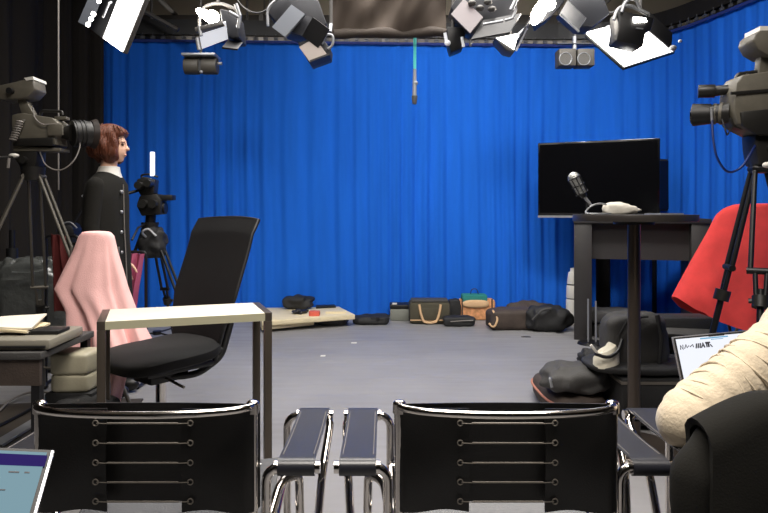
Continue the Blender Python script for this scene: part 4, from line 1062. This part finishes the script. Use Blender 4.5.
# pile right of the middle armchair, around the high round table
D = 3.9
bag('grey_backpack', 'dark grey backpack standing behind the pole of the high round table', 641, 373, .36, .22, .34, baggrey, seed=17, amp=.05, e=.5, z=.30, dd=0,
    straps=[('shoulder_strap', bagblack, [(.25, .0, .95), (.3, -.1, .6), (.26, -.08, .15)], .013), ('zip', rubber, [(-.35, .0, .6), (-.2, -.04, .9), (.1, -.04, .93)], .006)])
bag('dark_bundle', 'small dark bundle left of the grey backpack behind the round table pole', 627, 366, .16, .16, .2, bagblack, seed=18, amp=.1, e=.8, z=.32)
def open_case():
    c = W(676, 350, 4.1)
    t = thing('laptop_bag', 'open dark grey laptop bag leaning behind the grey backpack', 'bag', (c.x, 4.15, 0))
    m = MB(); m.slab(W(652, 318, 4.3), W(700, 320, 4.3) - W(652, 318, 4.3), W(664, 338, 4.05) - W(652, 318, 4.3), .03); m.build('flap', baggrey, t, world=True, bevel=.006)
    m = MB(); m.box((W(682, 0, 4.2).x, 4.22, .42), (.36, .2, .22)); m.build('bag_body', bagblack, t, world=True, bevel=.02)
open_case()
# low platform trolley and round cushion that carry the heap
p = W(662, 372, 4.0)
t = thing('flight_case', 'low black flight case carrying the grey backpack and bags at the right', 'case', (p.x + .04, 4.0, 0))
MB().box((p.x + .085, 3.9, .16), (.99, .7, .26)).build('case_body', bagblack, t, world=True, bevel=.01)
MB().box((p.x + .085, 3.9, .265), (1.0, .71, .015)).build('metal_trim', steel, t, world=True)
f = MB()
for sx in (-.36, .36):
    for sy in (-.25, .25): f.cyl((p.x + .085 + sx, 3.9 + sy, 0), (p.x + .085 + sx, 3.9 + sy, .035), .025)
f.builds('foot', rubber, t, world=True)
bag('round_cushion', 'flat round dark cushion lying under the white cap on the case', 656, 372, .66, .42, .075, bagblack, cat='cushion', seed=19, amp=.02, e=.7, z=.29, dd=-.15)
# pale cap
c = W(613, 356, 3.55)
t = thing('canvas_cap', 'crumpled pale canvas cap with dark band left of the round table pole', 'cap', (c.x, 3.66, .36))
m = MB(); m.loft([[V((c.x + a * .85 * math.cos(2 * PI * i / 28), 3.66 + b * math.sin(2 * PI * i / 28), .362 + z * .8 + .3 * (math.cos(2 * PI * i / 28)) * s)) for i in range(28)] for a, b, z, s in ((.085, .07, -.035, .03), (.083, .068, .04, .07), (.062, .05, .085, .09), (.02, .02, .097, .1))]); m.build('crown', mat('pale_canvas', (206, 200, 182), .85, bump=.3, var=.1), t, world=True)
MB().tube([(c.x - .09, 3.58, .42), (c.x - .02, 3.57, .395), (c.x + .05, 3.60, .43), (c.x + .08, 3.63, .49)], .010, 8, .04).build('band', rubber, t, world=True)
MB().tube([(c.x - .075, 3.58, .42), (c.x - .10, 3.57, .45), (c.x - .115, 3.57, .47)], .008, 6, .02).build('tab', whitep, t, world=True)
bag('black_cloth_bag', 'limp black cloth bag in front of the cap on the round brown cushion', 583, 397, .40, .3, .16, baggrey, seed=21, amp=.12, e=.75, z=.16, dd=.0,
    straps=[('strap_clip', lightgrey, [(-.42, .1, .5), (-.47, .0, .7), (-.44, -.02, .35)], .008)])
bag('dark_bundle', 'small dark bundle under the white cap', 600, 392, .2, .2, .2, bagblack, seed=22, amp=.1, e=.7, z=.15, dd=.2)
D = 3.9
c = W(585, 0, 4.1)
t = thing('seat_cushion', 'dark brown round cushion with pale red piping, lowest of the heap by the middle armchair', 'cushion', (c.x, 4.0, 0))
m = MB(); m.ell((1.125, 4.0, .085), (.175, .34, .085), 60, 14, None, .6); m.build('cushion_body', brownb, t, world=True)
m = MB(); sg = lambda a: math.copysign(abs(a) ** .6, a)
m.tube([(1.125 + .178 * sg(math.cos(2 * PI * i / 80)), 4.0 + .345 * sg(math.sin(2 * PI * i / 80)), .1) for i in range(81)], .0075, 8); m.build('piping', mat('pale_red_piping', (170, 112, 92), .6), t, world=True, label='pale red piping')
m = MB(); m.tube([W(686, 368, 3.6), W(692, 360, 3.6), W(700, 364, 3.6), W(696, 372, 3.55)], .01, 6, .03)
tag(m.build('white_cable', whitep), 'short white cable loop by the left edge of the open laptop page', 'cable')

# ------------------------------------------------------------------ left foreground clutter
# side desk with papers
X = lambda px, d: (px - CX) / F * d
D = 2.7
t = thing('equipment_desk', 'dark low desk at the left edge under the papers and grey tray', 'desk', (X(10, D), D + .2, 0))
MB().box((X(-12, 2.8), 2.95, .60), (.56, .5, .03)).build('desktop', baggrey, t, world=True, bevel=.004)
MB().box((X(-12, 2.8), 2.72, .53), (.54, .02, .11)).build('apron', brownb, t, world=True)
for sx in (-.25, .25):
    for y in (2.73, 3.17): MB().box((X(-12, 2.8) + sx, y, .29), (.035, .035, .58)).build('leg', blackmetal, t, world=True)
MB().pprism([(-20, 352), (57, 352), (56, 359), (20, 361), (-20, 362)], 2.9, .36)
tt = thing('equipment_tray', 'flat grey metal tray case on the dark desk at the left edge', 'case', (X(10, 2.8), 2.9, .615))
MB().box((X(2, 2.8), 2.9, .64), (.46, .34, .045), .04).build('tray_body', mat('tray_grey', (128, 124, 112), .5, bump=.08), tt, world=True, bevel=.012)
MB().tube([(X(2, 2.8) - .22, 2.72, .632), (X(2, 2.8) + .22, 2.735, .632)], .006, 8).build('tray_rim', rubber, tt, world=True)
tag(MB().box((X(34, 2.8), 2.9, .672), (.16, .12, .016), .05).build('black_tablet', rubber, bevel=.004), 'thin black tablet lying on the right end of the grey tray case', 'tablet')
for k, (w, z, r, mm, lab) in enumerate(((.30, .668, .12, paper, 'lowest of the loose papers piled on the grey tray at the left edge'), (.29, .682, .02, woodp, 'tan board between the loose papers at the left edge'), (.28, .696, .2, paper, 'topmost pale sheet of the pile at the left edge'))):
    c = V((X(-5, 2.85), 2.93, z))
    def pfn(u, v, w=w, c=c, r=r, k=k):
        a = (u - .5) * w; b = (v - .5) * .22; x = a * math.cos(r) - b * math.sin(r); y = a * math.sin(r) + b * math.cos(r)
        return c + V((x, y, .012 * math.sin(u * 3 + k) * u + .03 * u * v * (k == 2)))
    tag(MB().sheet(pfn, 12, 8, .008).build('paper_sheet' if mm is paper else 'thin_board', mm), lab, 'paper' if mm is paper else 'board')
# beige round cases stack
D = 3.15
for k, (z, hgt, w, lab) in enumerate(((.34, .11, .19, 'lower beige cushioned case left of the pale-topped table'), (.45, .11, .21, 'upper beige cushioned case left of the pale-topped table'))):
    pass
tq = thing('equipment_stand', 'small black box stand under the beige cushioned cases', 'box', (X(76, 3.1), 3.12, 0))
MB().box((X(77, 3.1), 3.12, .18), (.22, .22, .36)).build('box_body', bagblack, tq, world=True, bevel=.01)
mb = MB(); blob(mb, V((X(77, 3.1), 3.1, .36)), (.185, .18, .09), .35, .02, 31); tag(mb.build('cushioned_case', beigec), 'beige cushioned case, lower of the two left of the pale-topped table', 'case', 'beige cases')
mb = MB(); blob(mb, V((X(77, 3.1), 3.1, .443)), (.185, .18, .105), .3, .02, 32); tag(mb.build('cushioned_case', beigec), 'beige cushioned case, upper of the two left of the pale-topped table', 'case', 'beige cases')
mb = MB(); mb.tube([(X(77, 3) - .12, 2.93, .31), (X(77, 3) - .04, 2.9, .285), (X(77, 3) + .02, 2.92, .30), (X(77, 3) + .09, 2.9, .292)], .012, 8, .03); 
bag('black_bag', 'black bag with pale buckles on the floor beside the pale-topped table leg', 74, 425, .26, .25, .36, bagblack, seed=33, amp=.06, e=.4, z=0, dd=-.8,
    straps=[('buckle', lightgrey, [(-.3, -.04, .9), (-.1, -.06, .86), (.05, -.05, .93)], .008), ('buckle', lightgrey, [(.1, -.05, .85), (.3, -.04, .92)], .008)])
# plastic wrapped case
c = W(40, 300, 5.0)
t = thing('wrapped_case', 'large dark case wrapped in crinkled clear plastic behind the left tripod', 'case', (c.x, 5.0, 0))
MB().box((c.x, 5.0, .37), (.46, .3, .74)).build('case_body', bagblack, t, world=True, bevel=.02)
mb = MB(); blob(mb, V((c.x, 5.0, .02)), (.58, .4, .86), .4, .05, 40, nu=60, nv=40, sc=9)
mb.build('plastic_wrap', plasticwrap, t, world=True)
# light stand with round reflector behind the person
D = 5.6
c = W(70, 235, D)
t = thing('light_stand', 'dark light stand with a round lamp head behind the left tripod', 'lamp stand', (c.x, D, 0))
MB().cyl((c.x, D, .02), (c.x, D, c.z), .014).build('pole', blackmetal, t, world=True)
for a in (0.4, 2.5, 4.6):
    MB().cyl((c.x, D, .5), (c.x + .4 * math.cos(a), D + .4 * math.sin(a), .015), .009).build('leg', blackmetal, t, world=True)
MB().cyl(W(70, 232, D), W(66, 232, D - .14), .10, .06, 28).build('lamp_head', blackmetal, t, world=True, bevel=.004)
MB().tube([W(62, 224, D - .15), W(70, 221, D - .15), W(77, 228, D - .15)], .006, 8, .05).build('rim', lightgrey, t, world=True)
MB().pprism([(82, 196), (89, 191), (94, 196), (90, 203)], D, .05).build('receiver_box', lightgrey, t, world=True, bevel=.004)
MB().tube([W(70, 230, D), W(78, 215, D), W(88, 202, D)], .012, 8, .05).build('arm', blackmetal, t, world=True)
# long wire hanging from the grid in front of the black curtain
c = W(58.5, 60, 4.4)
tag(MB().cyl((c.x, 4.4, 1.35), (c.x, 4.4, RZ), .0055, n=8).build('hanging_cable', greycable), 'thin grey cable hanging straight down before the black side curtain', 'cable')
# dark stand at the far left behind camera
D = 5.4
c = W(12, 300, D)
t = thing('black_stand', 'black pole stand with a clamp at the far left behind the tripod', 'stand', (c.x, D, 0))
MB().cyl((c.x, D, .02), (c.x, D, 1.05), .022).build('pole', blackmetal, t, world=True)
MB().cyl((c.x, D, 0), (c.x, D, .03), .17, n=28).build('base_plate', blackmetal, t, world=True)
MB().cyl((c.x, D, .78), (c.x, D, .9), .045, n=16).build('clamp', rubber, t, world=True)
# floor cables and mat bottom left
def zc(px, py, z=.012):
    x, y = PZ(px, py, z); return V((x, y, z))
tag(MB().box((*PZ(10, 425, .01), .006), (1.25, .85, .012), .15).build('floor_mat', mat('dark_brown_mat', (58, 52, 46), .55, var=.2, vscale=3)), 'dark brown mat on the floor at the lower left under the cables', 'mat')
mb = MB(); mb.tube([zc(-10, 420, .03), zc(10, 400, .03), zc(28, 392, .03), zc(48, 392, .03), zc(64, 400, .03)], .007, 8, .2); tag(mb.build('floor_cable', greycable), 'pale grey cable curving over the mat, the farther of the floor cables', 'cable')
mb = MB(); mb.tube([zc(-14, 432, .026), zc(14, 418, .026), zc(40, 404, .026), zc(58, 400, .026)], .009, 8, .2); tag(mb.build('floor_cable', blackcable), 'black cable curving over the mat, the nearer of the floor cables', 'cable')
a = zc(2, 447, .02); b = zc(44, 421, .02)
q = b - a; s_ = V((-q.y, q.x, 0)).normalized() * .07
tag(MB().prism([a, b, b + s_, a + s_], (0, 0, .012)).build('metal_strip', lightgrey), 'flat pale metal strip on the mat at the lower left', 'metal strip')
# ------------------------------------------------------------------ lamps and things hanging from the grid
spk = mat('speaker_grey', (66, 62, 56), .6, bump=.1)
slate = mat('slate_painted_metal', (44, 45, 50), .5, .3, bump=.05)
doorg = mat('grey_barn_door', (110, 114, 122), .45, .4)
def quad(name, m, parent, pa, pb, pc, t=.012, bevel=0., label=None):
    """plate through three points (px,py,d); its thickness goes away from the room"""
    a, b, c = W(*pa), W(*pb), W(*pc); u = b - a; v = c - a
    if u.cross(v).y > 0: u, v = v, u
    return MB().slab(a, u, v, t).build(name, m, parent, world=True, bevel=bevel, label=label)
def poly(name, m, parent, pix, d, t, bevel=.004, label=None):
    return MB().pprism(pix, d, t).build(name, m, parent, world=True, bevel=bevel, label=label)
def hanger(parent, px, py, d, zt=3.63):
    p = W(px, py, d)
    m = MB(); m.cyl(p, V((p.x, p.y, zt)), .013); m.box((p.x, p.y, zt + .02), (.07, .09, .09)); m.build('hanging_clamp', greymetal, parent, world=True)
def lamp(label, px, py, d, group='studio lamps hanging from the grid'):
    return thing('studio_lamp', label, 'lamp', W(px, py, d), 0, group)
# a: tall white panel at upper left
t = lamp('tall tilted bright white panel lamp with dark barn doors, upper left corner', 122, 20, 4.2)
a, b, c = W(121, 51, 4.05), W(103, 38, 4.3), W(147, -14, 3.9)
u, v = b - a, c - a
if u.cross(v).y > 0: u, v = v, u
n_ = u.cross(v).normalized()
MB().slab(a, u, v, .012).build('glowing_panel', white_e, t, world=True)
MB().slab(a - n_ * .014 - (u + v) * .02, u * 1.04, v * 1.04, .03).build('housing', greymetal, t, world=True, bevel=.006)
quad('barn_door', blackmetal, t, (102, 38, 4.3), (88, 27, 4.5), (127, -12, 4.3))
quad('outer_plate', doorg, t, (88, 27, 4.4), (78, 22, 4.5), (104, -10, 4.4))
k = MB()
for x, y in ((88, 24.5), (91, 19), (93.5, 14), (99, 1)): k.ell(W(x, y, 4.3), (.016, .012, .016), 10, 6)
k.builds('led_spot', led_e, t, world=True)
MB().tube([W(103, 17, 4.15), W(104, 15, 4.1), W(109, 3, 4.1), W(111, 2, 4.15)], .007, 8, .01).build('handle', lightgrey, t, world=True)
hanger(t, 128, -10, 4.15)
# b
t = lamp('glaring lamp with a glowing white and a dark barn door, above the left twin speaker', 215, 25, 4.5)
quad('glowing_panel', mat('glowing_white_door', (225, 228, 235), .6, emit=.6), t, (202, 49, 4.45), (228, 39, 4.4), (199, 33, 4.3), label='white barn door made to glow')  # white barn door; the lamp's light on it is put in as emission
poly('top_edge', greymetal, t, [(197, 30), (224, 23), (226, 27), (198, 34)], 4.3, .12)
poly('housing', slate, t, [(224, 14), (240, 18), (243, 42), (236, 43), (228, 39)], 4.5, .25, .01)
quad('barn_door', blackmetal, t, (228, 40, 4.4), (243, 42, 4.5), (222, 47, 4.2))
m = MB(); R = Matrix.Rotation(math.radians(28), 3, 'Y'); m.ell(W(206, 15, 4.4), (.075, .05, .030), 20, 10, R); m.ell(W(212, 17, 4.4), (.05, .05, .045), 16, 10); m.build('lamp_glass', hot_e, t, world=True)
m = MB()
for p, q in (((236, 4), (240, 16)), ((240, 16), (238, 28)), ((229, 12), (240, 18)), ((197, 38), (199, 50)), ((199, 26), (201, 36))): m.cyl(W(*p, 4.25), W(*q, 4.25), .012)
m.builds('door_bracket', lightgrey, t, world=True)
MB().tube([W(199, 30, 4.5), W(200, 8, 4.5), W(218, 2, 4.5), W(238, 10, 4.5), W(240, 24, 4.5)], .012, 8, .08).build('yoke', greymetal, t, world=True)
hanger(t, 218, 2, 4.5)
# twin speakers
def speaker(label, x0, x1, y0, y1, d, style):
    t = thing('twin_speaker', label, 'speaker', W((x0 + x1) / 2, y1, d), 0, 'twin speakers before the blue curtain')
    if style == 0:
        MB().pprism([(x0, y0), (x1, y0), (x1 - .5, y0 + 2.5), (x0 + .5, y0 + 2.5)], d, .22).build('top_plate', lightgrey, t, world=True, bevel=.004)
        mid = (x0 + x1) / 2
        for a, b in ((x0 + .5, mid - 1.5), (mid + 1.5, x1 - .5)):
            MB().cyl(W(a, (y0 + y1) / 2 + 1.5, d), W(b, (y0 + y1) / 2 + 1.5, d), (y1 - y0 - 2) / 2 / F * d, n=28).build('drum', spk, t, world=True, bevel=.006)
        MB().pprism([(mid - 2, y0 + 2), (mid + 2, y0 + 2), (mid + 2, y1 - 2), (mid - 2, y1 - 2)], d, .10).build('centre_bracket', rubber, t, world=True)
        k = MB(); k.ell(W(mid, y1 - 2, d - .09), (.016,) * 3, 10, 8); k.cyl(W(x1, y0 + 8, d), W(x1 + 4, y0 + 8, d), .015); k.builds('knob', lightgrey, t, world=True)
    else:
        mid = (x0 + x1) / 2
        for a, b in ((x0, mid - .8), (mid + .8, x1)):
            s_ = MB().pprism([(a, y0), (b, y0), (b, y1), (a, y1)], d, .16).build('cabinet', spk, t, world=True, bevel=.008)
            c = W((a + b) / 2, (y0 + y1) / 2, d - .082); r = (y1 - y0) * .36 / F * d
            MB().cyl(c, c - V((0, .006, 0)), r, n=28).build('cone_grille', mat('speaker_grille', (70, 68, 64), .6, bump=.5, bscale=300), s_, world=True)
            MB().tube([c + V((r * math.cos(2 * PI * i / 28), -.008, r * math.sin(2 * PI * i / 28))) for i in range(29)], .004, 6).build('grille_ring', lightgrey, s_, world=True)
        MB().pprism([(x0, y0 - 7), (x1, y0 - 7), (x1, y0 - 6), (x0, y0 - 6)], d, .05).build('top_bar', slate, t, world=True)
        k = MB(); k.cyl(W(mid, y0, d), W(mid, y0 - 14, d), .02); k.build('hook', lightgrey, t, world=True)
    return t
t = speaker('grey twin drum speaker hanging before the left part of the blue curtain', 184.5, 218, 55.5, 74, 6.0, 0); hanger(t, 201, 56, 6.0)
t = speaker('grey twin square speaker hanging before the right part of the blue curtain', 557, 592, 50.5, 67.5, 6.0, 1); hanger(t, 575, 44, 6.0)
# d
t = lamp('grey lamp with wide barn doors, left of the hanging taupe cloth', 300, 20, 4.4)
poly('housing', slate, t, [(268, 14), (283, -6), (320, 5), (328, 28), (318, 44), (286, 36)], 4.55, .22, .01)
quad('barn_door', doorg, t, (285, 37, 4.3), (272, 27, 4.4), (305, 14, 4.25), label='pale grey barn door')
quad('barn_door', slate, t, (303, 36, 4.3), (286, 30, 4.35), (314, 18, 4.3))
quad('barn_door', blackmetal, t, (318, 48, 4.25), (302, 36, 4.3), (329, 29, 4.2))
m = MB(); m.tube([W(268, 26, 4.4), W(267, 8, 4.4), W(290, -12, 4.4)], .010, 8, .05); m.build('yoke', lightgrey, t, world=True)
hanger(t, 290, -10, 4.45)
t = lamp('small boxy lamp with a pale underside hanging below the grey barn-door lamp', 315, 52, 4.3)
poly('housing', slate, t, [(299, 46), (321, 38), (332, 52), (331, 60), (312, 67)], 4.4, .16, .008)
quad('barn_door', mat('warm_white_door', (165, 155, 150), .5), t, (312, 65, 4.25), (299, 47, 4.3), (328, 56, 4.22), .008, label='pale barn door')
quad('barn_door', blackmetal, t, (312, 67, 4.2), (331, 60, 4.2), (310, 62, 4.1))
m = MB(); m.tube([W(322, 44, 4.3), W(326, 34, 4.3), W(333, 35, 4.3), W(333, 45, 4.3), W(328, 49, 4.3)], .009, 8, .04); m.tube([W(330, 32, 4.35), W(331, 24, 4.4)], .012, 8); m.builds('cable', lightgrey, t, world=True)
MB().cyl(W(331, 28, 4.4), V((W(331, 28, 4.4).x, 4.4, 3.63)), .012).build('hanging_rod', greymetal, t, world=True)
# taupe cloth bundle
D = 5.0
t = thing('hanging_cloth', 'wide taupe cloth gathered and hanging from the grid at top centre', 'cloth', W(390, 38, D))
a, b = W(333, 0, D).x, W(446, 0, D).x
def tf(u, v):
    z = W(0, 37, D).z + (3.72 - W(0, 37, D).z) * (1 - v) + .008 * math.sin(u * PI * 3) * v
    g = .03 * math.sin(9 * u + 7 * v + 2 * noise.noise(V((u * 4, v * 3, 1)))) + .045 * noise.noise(V((u * 7 + v * 5, v * 3 - u * 4, 3)))
    return V((a + (b - a) * u, D + g - .10 * math.sin(PI * v) , z))
MB().sheet(tf, 60, 30, .012).build('cloth_panel', taupe, t, world=True, ang=80)
m = MB(); m.tube([tf(u, 1) + V((0, 0, .03)) for u in [i / 20 for i in range(21)]], lambda q: .035 + .006 * math.sin(q * 17), 14); m.build('rolled_hem', mat('dark_taupe_cloth', (58, 50, 44), .85, bump=.3, bscale=60), t, world=True)
# pendant
t = thing('hanging_microphone', 'slim silver microphone hanging on a teal cord from the taupe cloth', 'microphone', W(414.5, 104, 5.14))
MB().cyl(W(415, 28, 5.14), W(414.7, 72, 5.14), .012, n=8).build('cord', tealcord, t, world=True)
m = MB(); m.cyl(W(414.7, 69, 5.14), W(414.5, 98, 5.14), .013, .018, 14); m.ell(W(415.2, 83, 5.14), (.022, .018, .022), 12, 8); m.build('microphone_body', lightgrey, t, world=True)
MB().cyl(W(414.5, 96, 5.14), W(414.5, 104, 5.14), .024, .016, 14).build('microphone_head', greymetal, t, world=True)
MB().cyl(W(415, 30, 5.14), V((W(415, 30, 5.14).x, 5.14, 3.66)), .009, n=8).build('hanging_rod', tealcord, t, world=True)
# f
t = lamp('large dark lamp with a mauve-grey side, just right of the hanging taupe cloth', 485, 18, 4.5)
poly('housing', slate, t, [(449, 12), (462, -8), (508, -8), (514, 4), (514, 14), (505, 26), (472, 38), (458, 26)], 4.65, .22, .01)
quad('barn_door', mat('mauve_grey_door', (98, 90, 93), .55), t, (470, 33, 4.3), (451, 14, 4.4), (483, 17, 4.35), label='mauve-grey barn door')
quad('barn_door', blackmetal, t, (471, 39, 4.3), (510, 32, 4.3), (483, 20, 4.4))
m = MB(); m.cyl(W(483, 24.5, 4.25), W(503, 21, 4.25), .009); m.cyl(W(505, 20.5, 4.25), W(513, 18, 4.25), .009); m.cyl(W(513, 18, 4.25), W(516, 9, 4.25), .009); m.cyl(W(511, 10, 4.25), W(518, -4, 4.25), .014); m.builds('door_edge', lightgrey, t, world=True)
k = MB()
for x, y in ((472, 3), (480, 8), (492, 9), (488, 2)): k.ell(W(x, y, 4.4), (.03, .03, .02), 12, 8)
k.builds('knob', greymetal, t, world=True)
hanger(t, 485, -6, 4.6)
t = lamp('small dark lamp with open doors below the taupe cloth right end', 455, 44, 4.6)
poly('housing', blackmetal, t, [(446, 30), (461, 30), (464, 36), (462, 50), (450, 55), (447, 44)], 4.7, .15, .006)
m = MB(); m.cyl(W(445, 33, 4.6), W(447, 45, 4.6), .012); m.ell(W(447.5, 43, 4.6), (.022, .015, .022), 10, 8); m.cyl(W(462, 37, 4.6), W(463.5, 47, 4.6), .011); m.cyl(W(470, 39, 4.7), W(470.5, 46, 4.7), .009); m.builds('door_edge', reflw, t, world=True)
MB().cyl(W(453, 32, 4.7), V((W(453, 32, 4.7).x, 4.7, 3.7)), .013).build('hanging_rod', greymetal, t, world=True)
t = lamp('small lamp with a bright white triangular door, right of the large dark lamp', 510, 42, 4.6)
m = MB(); m.pprism([(496, 38), (520, 33), (514.5, 50)], 4.5, .01); m.build('glowing_panel', mat('glowing_white_reflector', (255, 252, 248), .6, emit=2.5), t, world=True)  # white reflector plate; its lit brightness is painted in by emission
poly('housing', greymetal, t, [(494, 39), (515, 51), (512, 55), (504, 53), (496, 44)], 4.6, .16, .006)
quad('barn_door', slate, t, (515, 51, 4.5), (528, 29, 4.5), (518, 40, 4.4), .008)
m = MB(); m.cyl(W(519, 35, 4.45), W(526.5, 28, 4.45), .014); m.cyl(W(526.5, 29, 4.45), W(516, 51, 4.45), .007); m.builds('door_edge', reflw, t, world=True)
MB().cyl(W(510, 42, 4.66), V((W(510, 42, 4.66).x, 4.66, 3.7)), .013).build('hanging_rod', greymetal, t, world=True)
# g, h
t = lamp('glaring lamp right of the large dark lamp, tilted towards the room', 545, 10, 4.6)
m = MB(); R = Matrix.Rotation(math.radians(-62), 3, 'Y'); m.ell(W(539, 12, 4.5), (.10, .05, .045), 20, 10, R); m.ell(W(547, 4, 4.5), (.06, .05, .05), 16, 10); m.build('lamp_glass', hot_e, t, world=True)
poly('housing', slate, t, [(545, -6), (560, -8), (561, 6), (548, 20), (537, 28), (534, 20)], 4.75, .2, .008)
hanger(t, 552, -4, 4.7)
t = lamp('dark closed lamp box above the right twin speaker', 580, 14, 4.7)
poly('housing', slate, t, [(559, 14), (573, -4), (596, -4), (605, 18), (588, 31), (577, 30)], 4.75, .22, .01)
quad('barn_door', mat('slate_door', (46, 49, 56), .5), t, (578, 31, 4.55), (560, 13, 4.6), (586, 18, 4.5))
m = MB(); m.cyl(W(560, 14, 4.5), W(579, 32, 4.5), .008); m.builds('door_edge', lightgrey, t, world=True)
hanger(t, 585, -6, 4.75)
# i: big white panel right
t = lamp('large bright white panel lamp seen from below, right of the right twin speaker', 632, 42, 4.5)
a, b, c = W(625, 65, 4.15), W(587, 32, 4.5), W(675, 49, 4.5)
u, v = b - a, c - a
if u.cross(v).y > 0: u, v = v, u
n_ = u.cross(v).normalized()
MB().slab(a, u, v, .012).build('glowing_panel', white_e, t, world=True)
MB().slab(a - n_ * .014 - (u + v) * .015, u * 1.03, v * 1.03, .022).build('housing', blackmetal, t, world=True, bevel=.006)
poly('barn_door', blackmetal, t, [(649, 12), (672, 33), (671, 50), (648, 31)], 4.35, .02)
k = MB(); k.ell(W(673, 48, 4.3), (.025, .02, .02), 10, 8); k.ell(W(680, 41, 4.4), (.014, .012, .01), 8, 6); k.ell(W(610, 27, 4.4), (.03, .02, .012), 10, 6); k.builds('clip', lightgrey, t, world=True)
hanger(t, 640, 10, 4.6)
t = lamp('black lamp hanging in front of the large white panel lamp at the upper right', 630, 30, 3.9)
poly('housing', blackmetal, t, [(614, 14), (649, 21), (646, 34), (641, 35), (638, 50), (612, 44), (614, 31)], 3.95, .16, .01)
MB().pprism([(633, 17), (645, 18), (647, 22), (634, 22.5)], 3.86, .02).build('lit_slot', led_e, t, world=True, bevel=.003)
MB().pprism([(636, 27.5), (643, 28.5), (643, 29.5), (636, 28.5)], 3.86, .01).build('maker_plate', lightgrey, t, world=True)
m = MB(); m.tube([W(614, 20, 3.9), W(618, 8, 3.9), W(630, 5, 3.9), W(648, 14, 3.9)], .012, 8, .04); m.tube([W(622, 12, 3.85), W(625, 2, 3.85), W(634, -3, 3.85), W(640, 8, 3.85)], .009, 8, .04); m.build('yoke', lightgrey, t, world=True)
hanger(t, 633, 0, 3.9)
# loose cables on the grid
for pts, lab in (([(233, -6), (243, 8), (256, 14), (268, 10), (272, -6)], 'dark cable loop drooping from the grid left of the wide barn-door lamp'),
                 ([(596, -6), (607, 14), (620, 10), (628, -6)], 'dark cable loop drooping from the grid before the large white panel')):
    tag(MB().tube([W(x, y, 4.7) for x, y in pts], .006, 8, .15).build('grid_cable', blackcable), lab, 'cable')

# ------------------------------------------------------------------ light
def area(name, loc, tgt, size, power, col=(1, 1, 1), sy=None, spread=180):
    L = bpy.data.lights.new(name, 'AREA'); L.energy = power; L.color = col; L.size = size; L.spread = math.radians(spread)
    if sy: L.shape = 'RECTANGLE'; L.size_y = sy
    o = bpy.data.objects.new(name, L); C.objects.link(o); o.location = loc
    o.rotation_euler = (V(tgt) - V(loc)).to_track_quat('-Z', 'Y').to_euler(); return o
area('added_light_center', (0.1, 4.9, 3.6), (.3, 7.4, 1.7), .8, 140, (1, .97, .93), .4, 100)  # unseen area light added to brighten the middle of the curtain
area('added_light_left', (-1.9, 3.9, 3.6), (-2.0, 7.2, .9), .9, 13, (1, .97, .93), .5, 110)  # unseen area light added for the curtain's left side
area('added_light_right', (2.0, 4.4, 3.6), (2.2, 7.4, 1.2), .9, 34, (1, .97, .93), .5, 120)  # unseen area light added for the curtain's right side
area('added_light_stage', (0, 4.4, 3.5), (0, 4.2, 0), 3.0, 112, (1, .96, .91), 2.0, 140)  # broad unseen light added over the stage floor
area('added_light_audience', (0.2, 1.2, 3.9), (0, 2.4, 0), 2.4, 95, (1, .93, .85), 1.4, 125)  # warm unseen fill added above the front row
area('added_light_rear', (0, 7.9, 3.2), (0, 8.4, 4.1), 5.0, 26, (1, .95, .88), .3)  # unseen light added behind the curtain, aimed up to brighten the ceiling
w = bpy.data.worlds.new('w'); SC.world = w; w.use_nodes = True
w.node_tree.nodes['Background'].inputs[0].default_value = (.5, .5, .52, 1); w.node_tree.nodes['Background'].inputs[1].default_value = .2

cam = bpy.data.cameras.new('camera'); co = bpy.data.objects.new('camera', cam); C.objects.link(co)
co.location = (0, 0, H); co.rotation_euler = (PI / 2, 0, 0)
cam.sensor_width = 36; cam.lens = F / 768 * 36; cam.shift_y = (HY - 256.5) / 768; cam.clip_start = .02
SC.camera = co
SC.view_settings.view_transform = 'Standard'; SC.view_settings.look = 'None'; SC.view_settings.gamma = 1
SC.view_settings.use_curve_mapping = False
SC.view_settings.exposure = .3
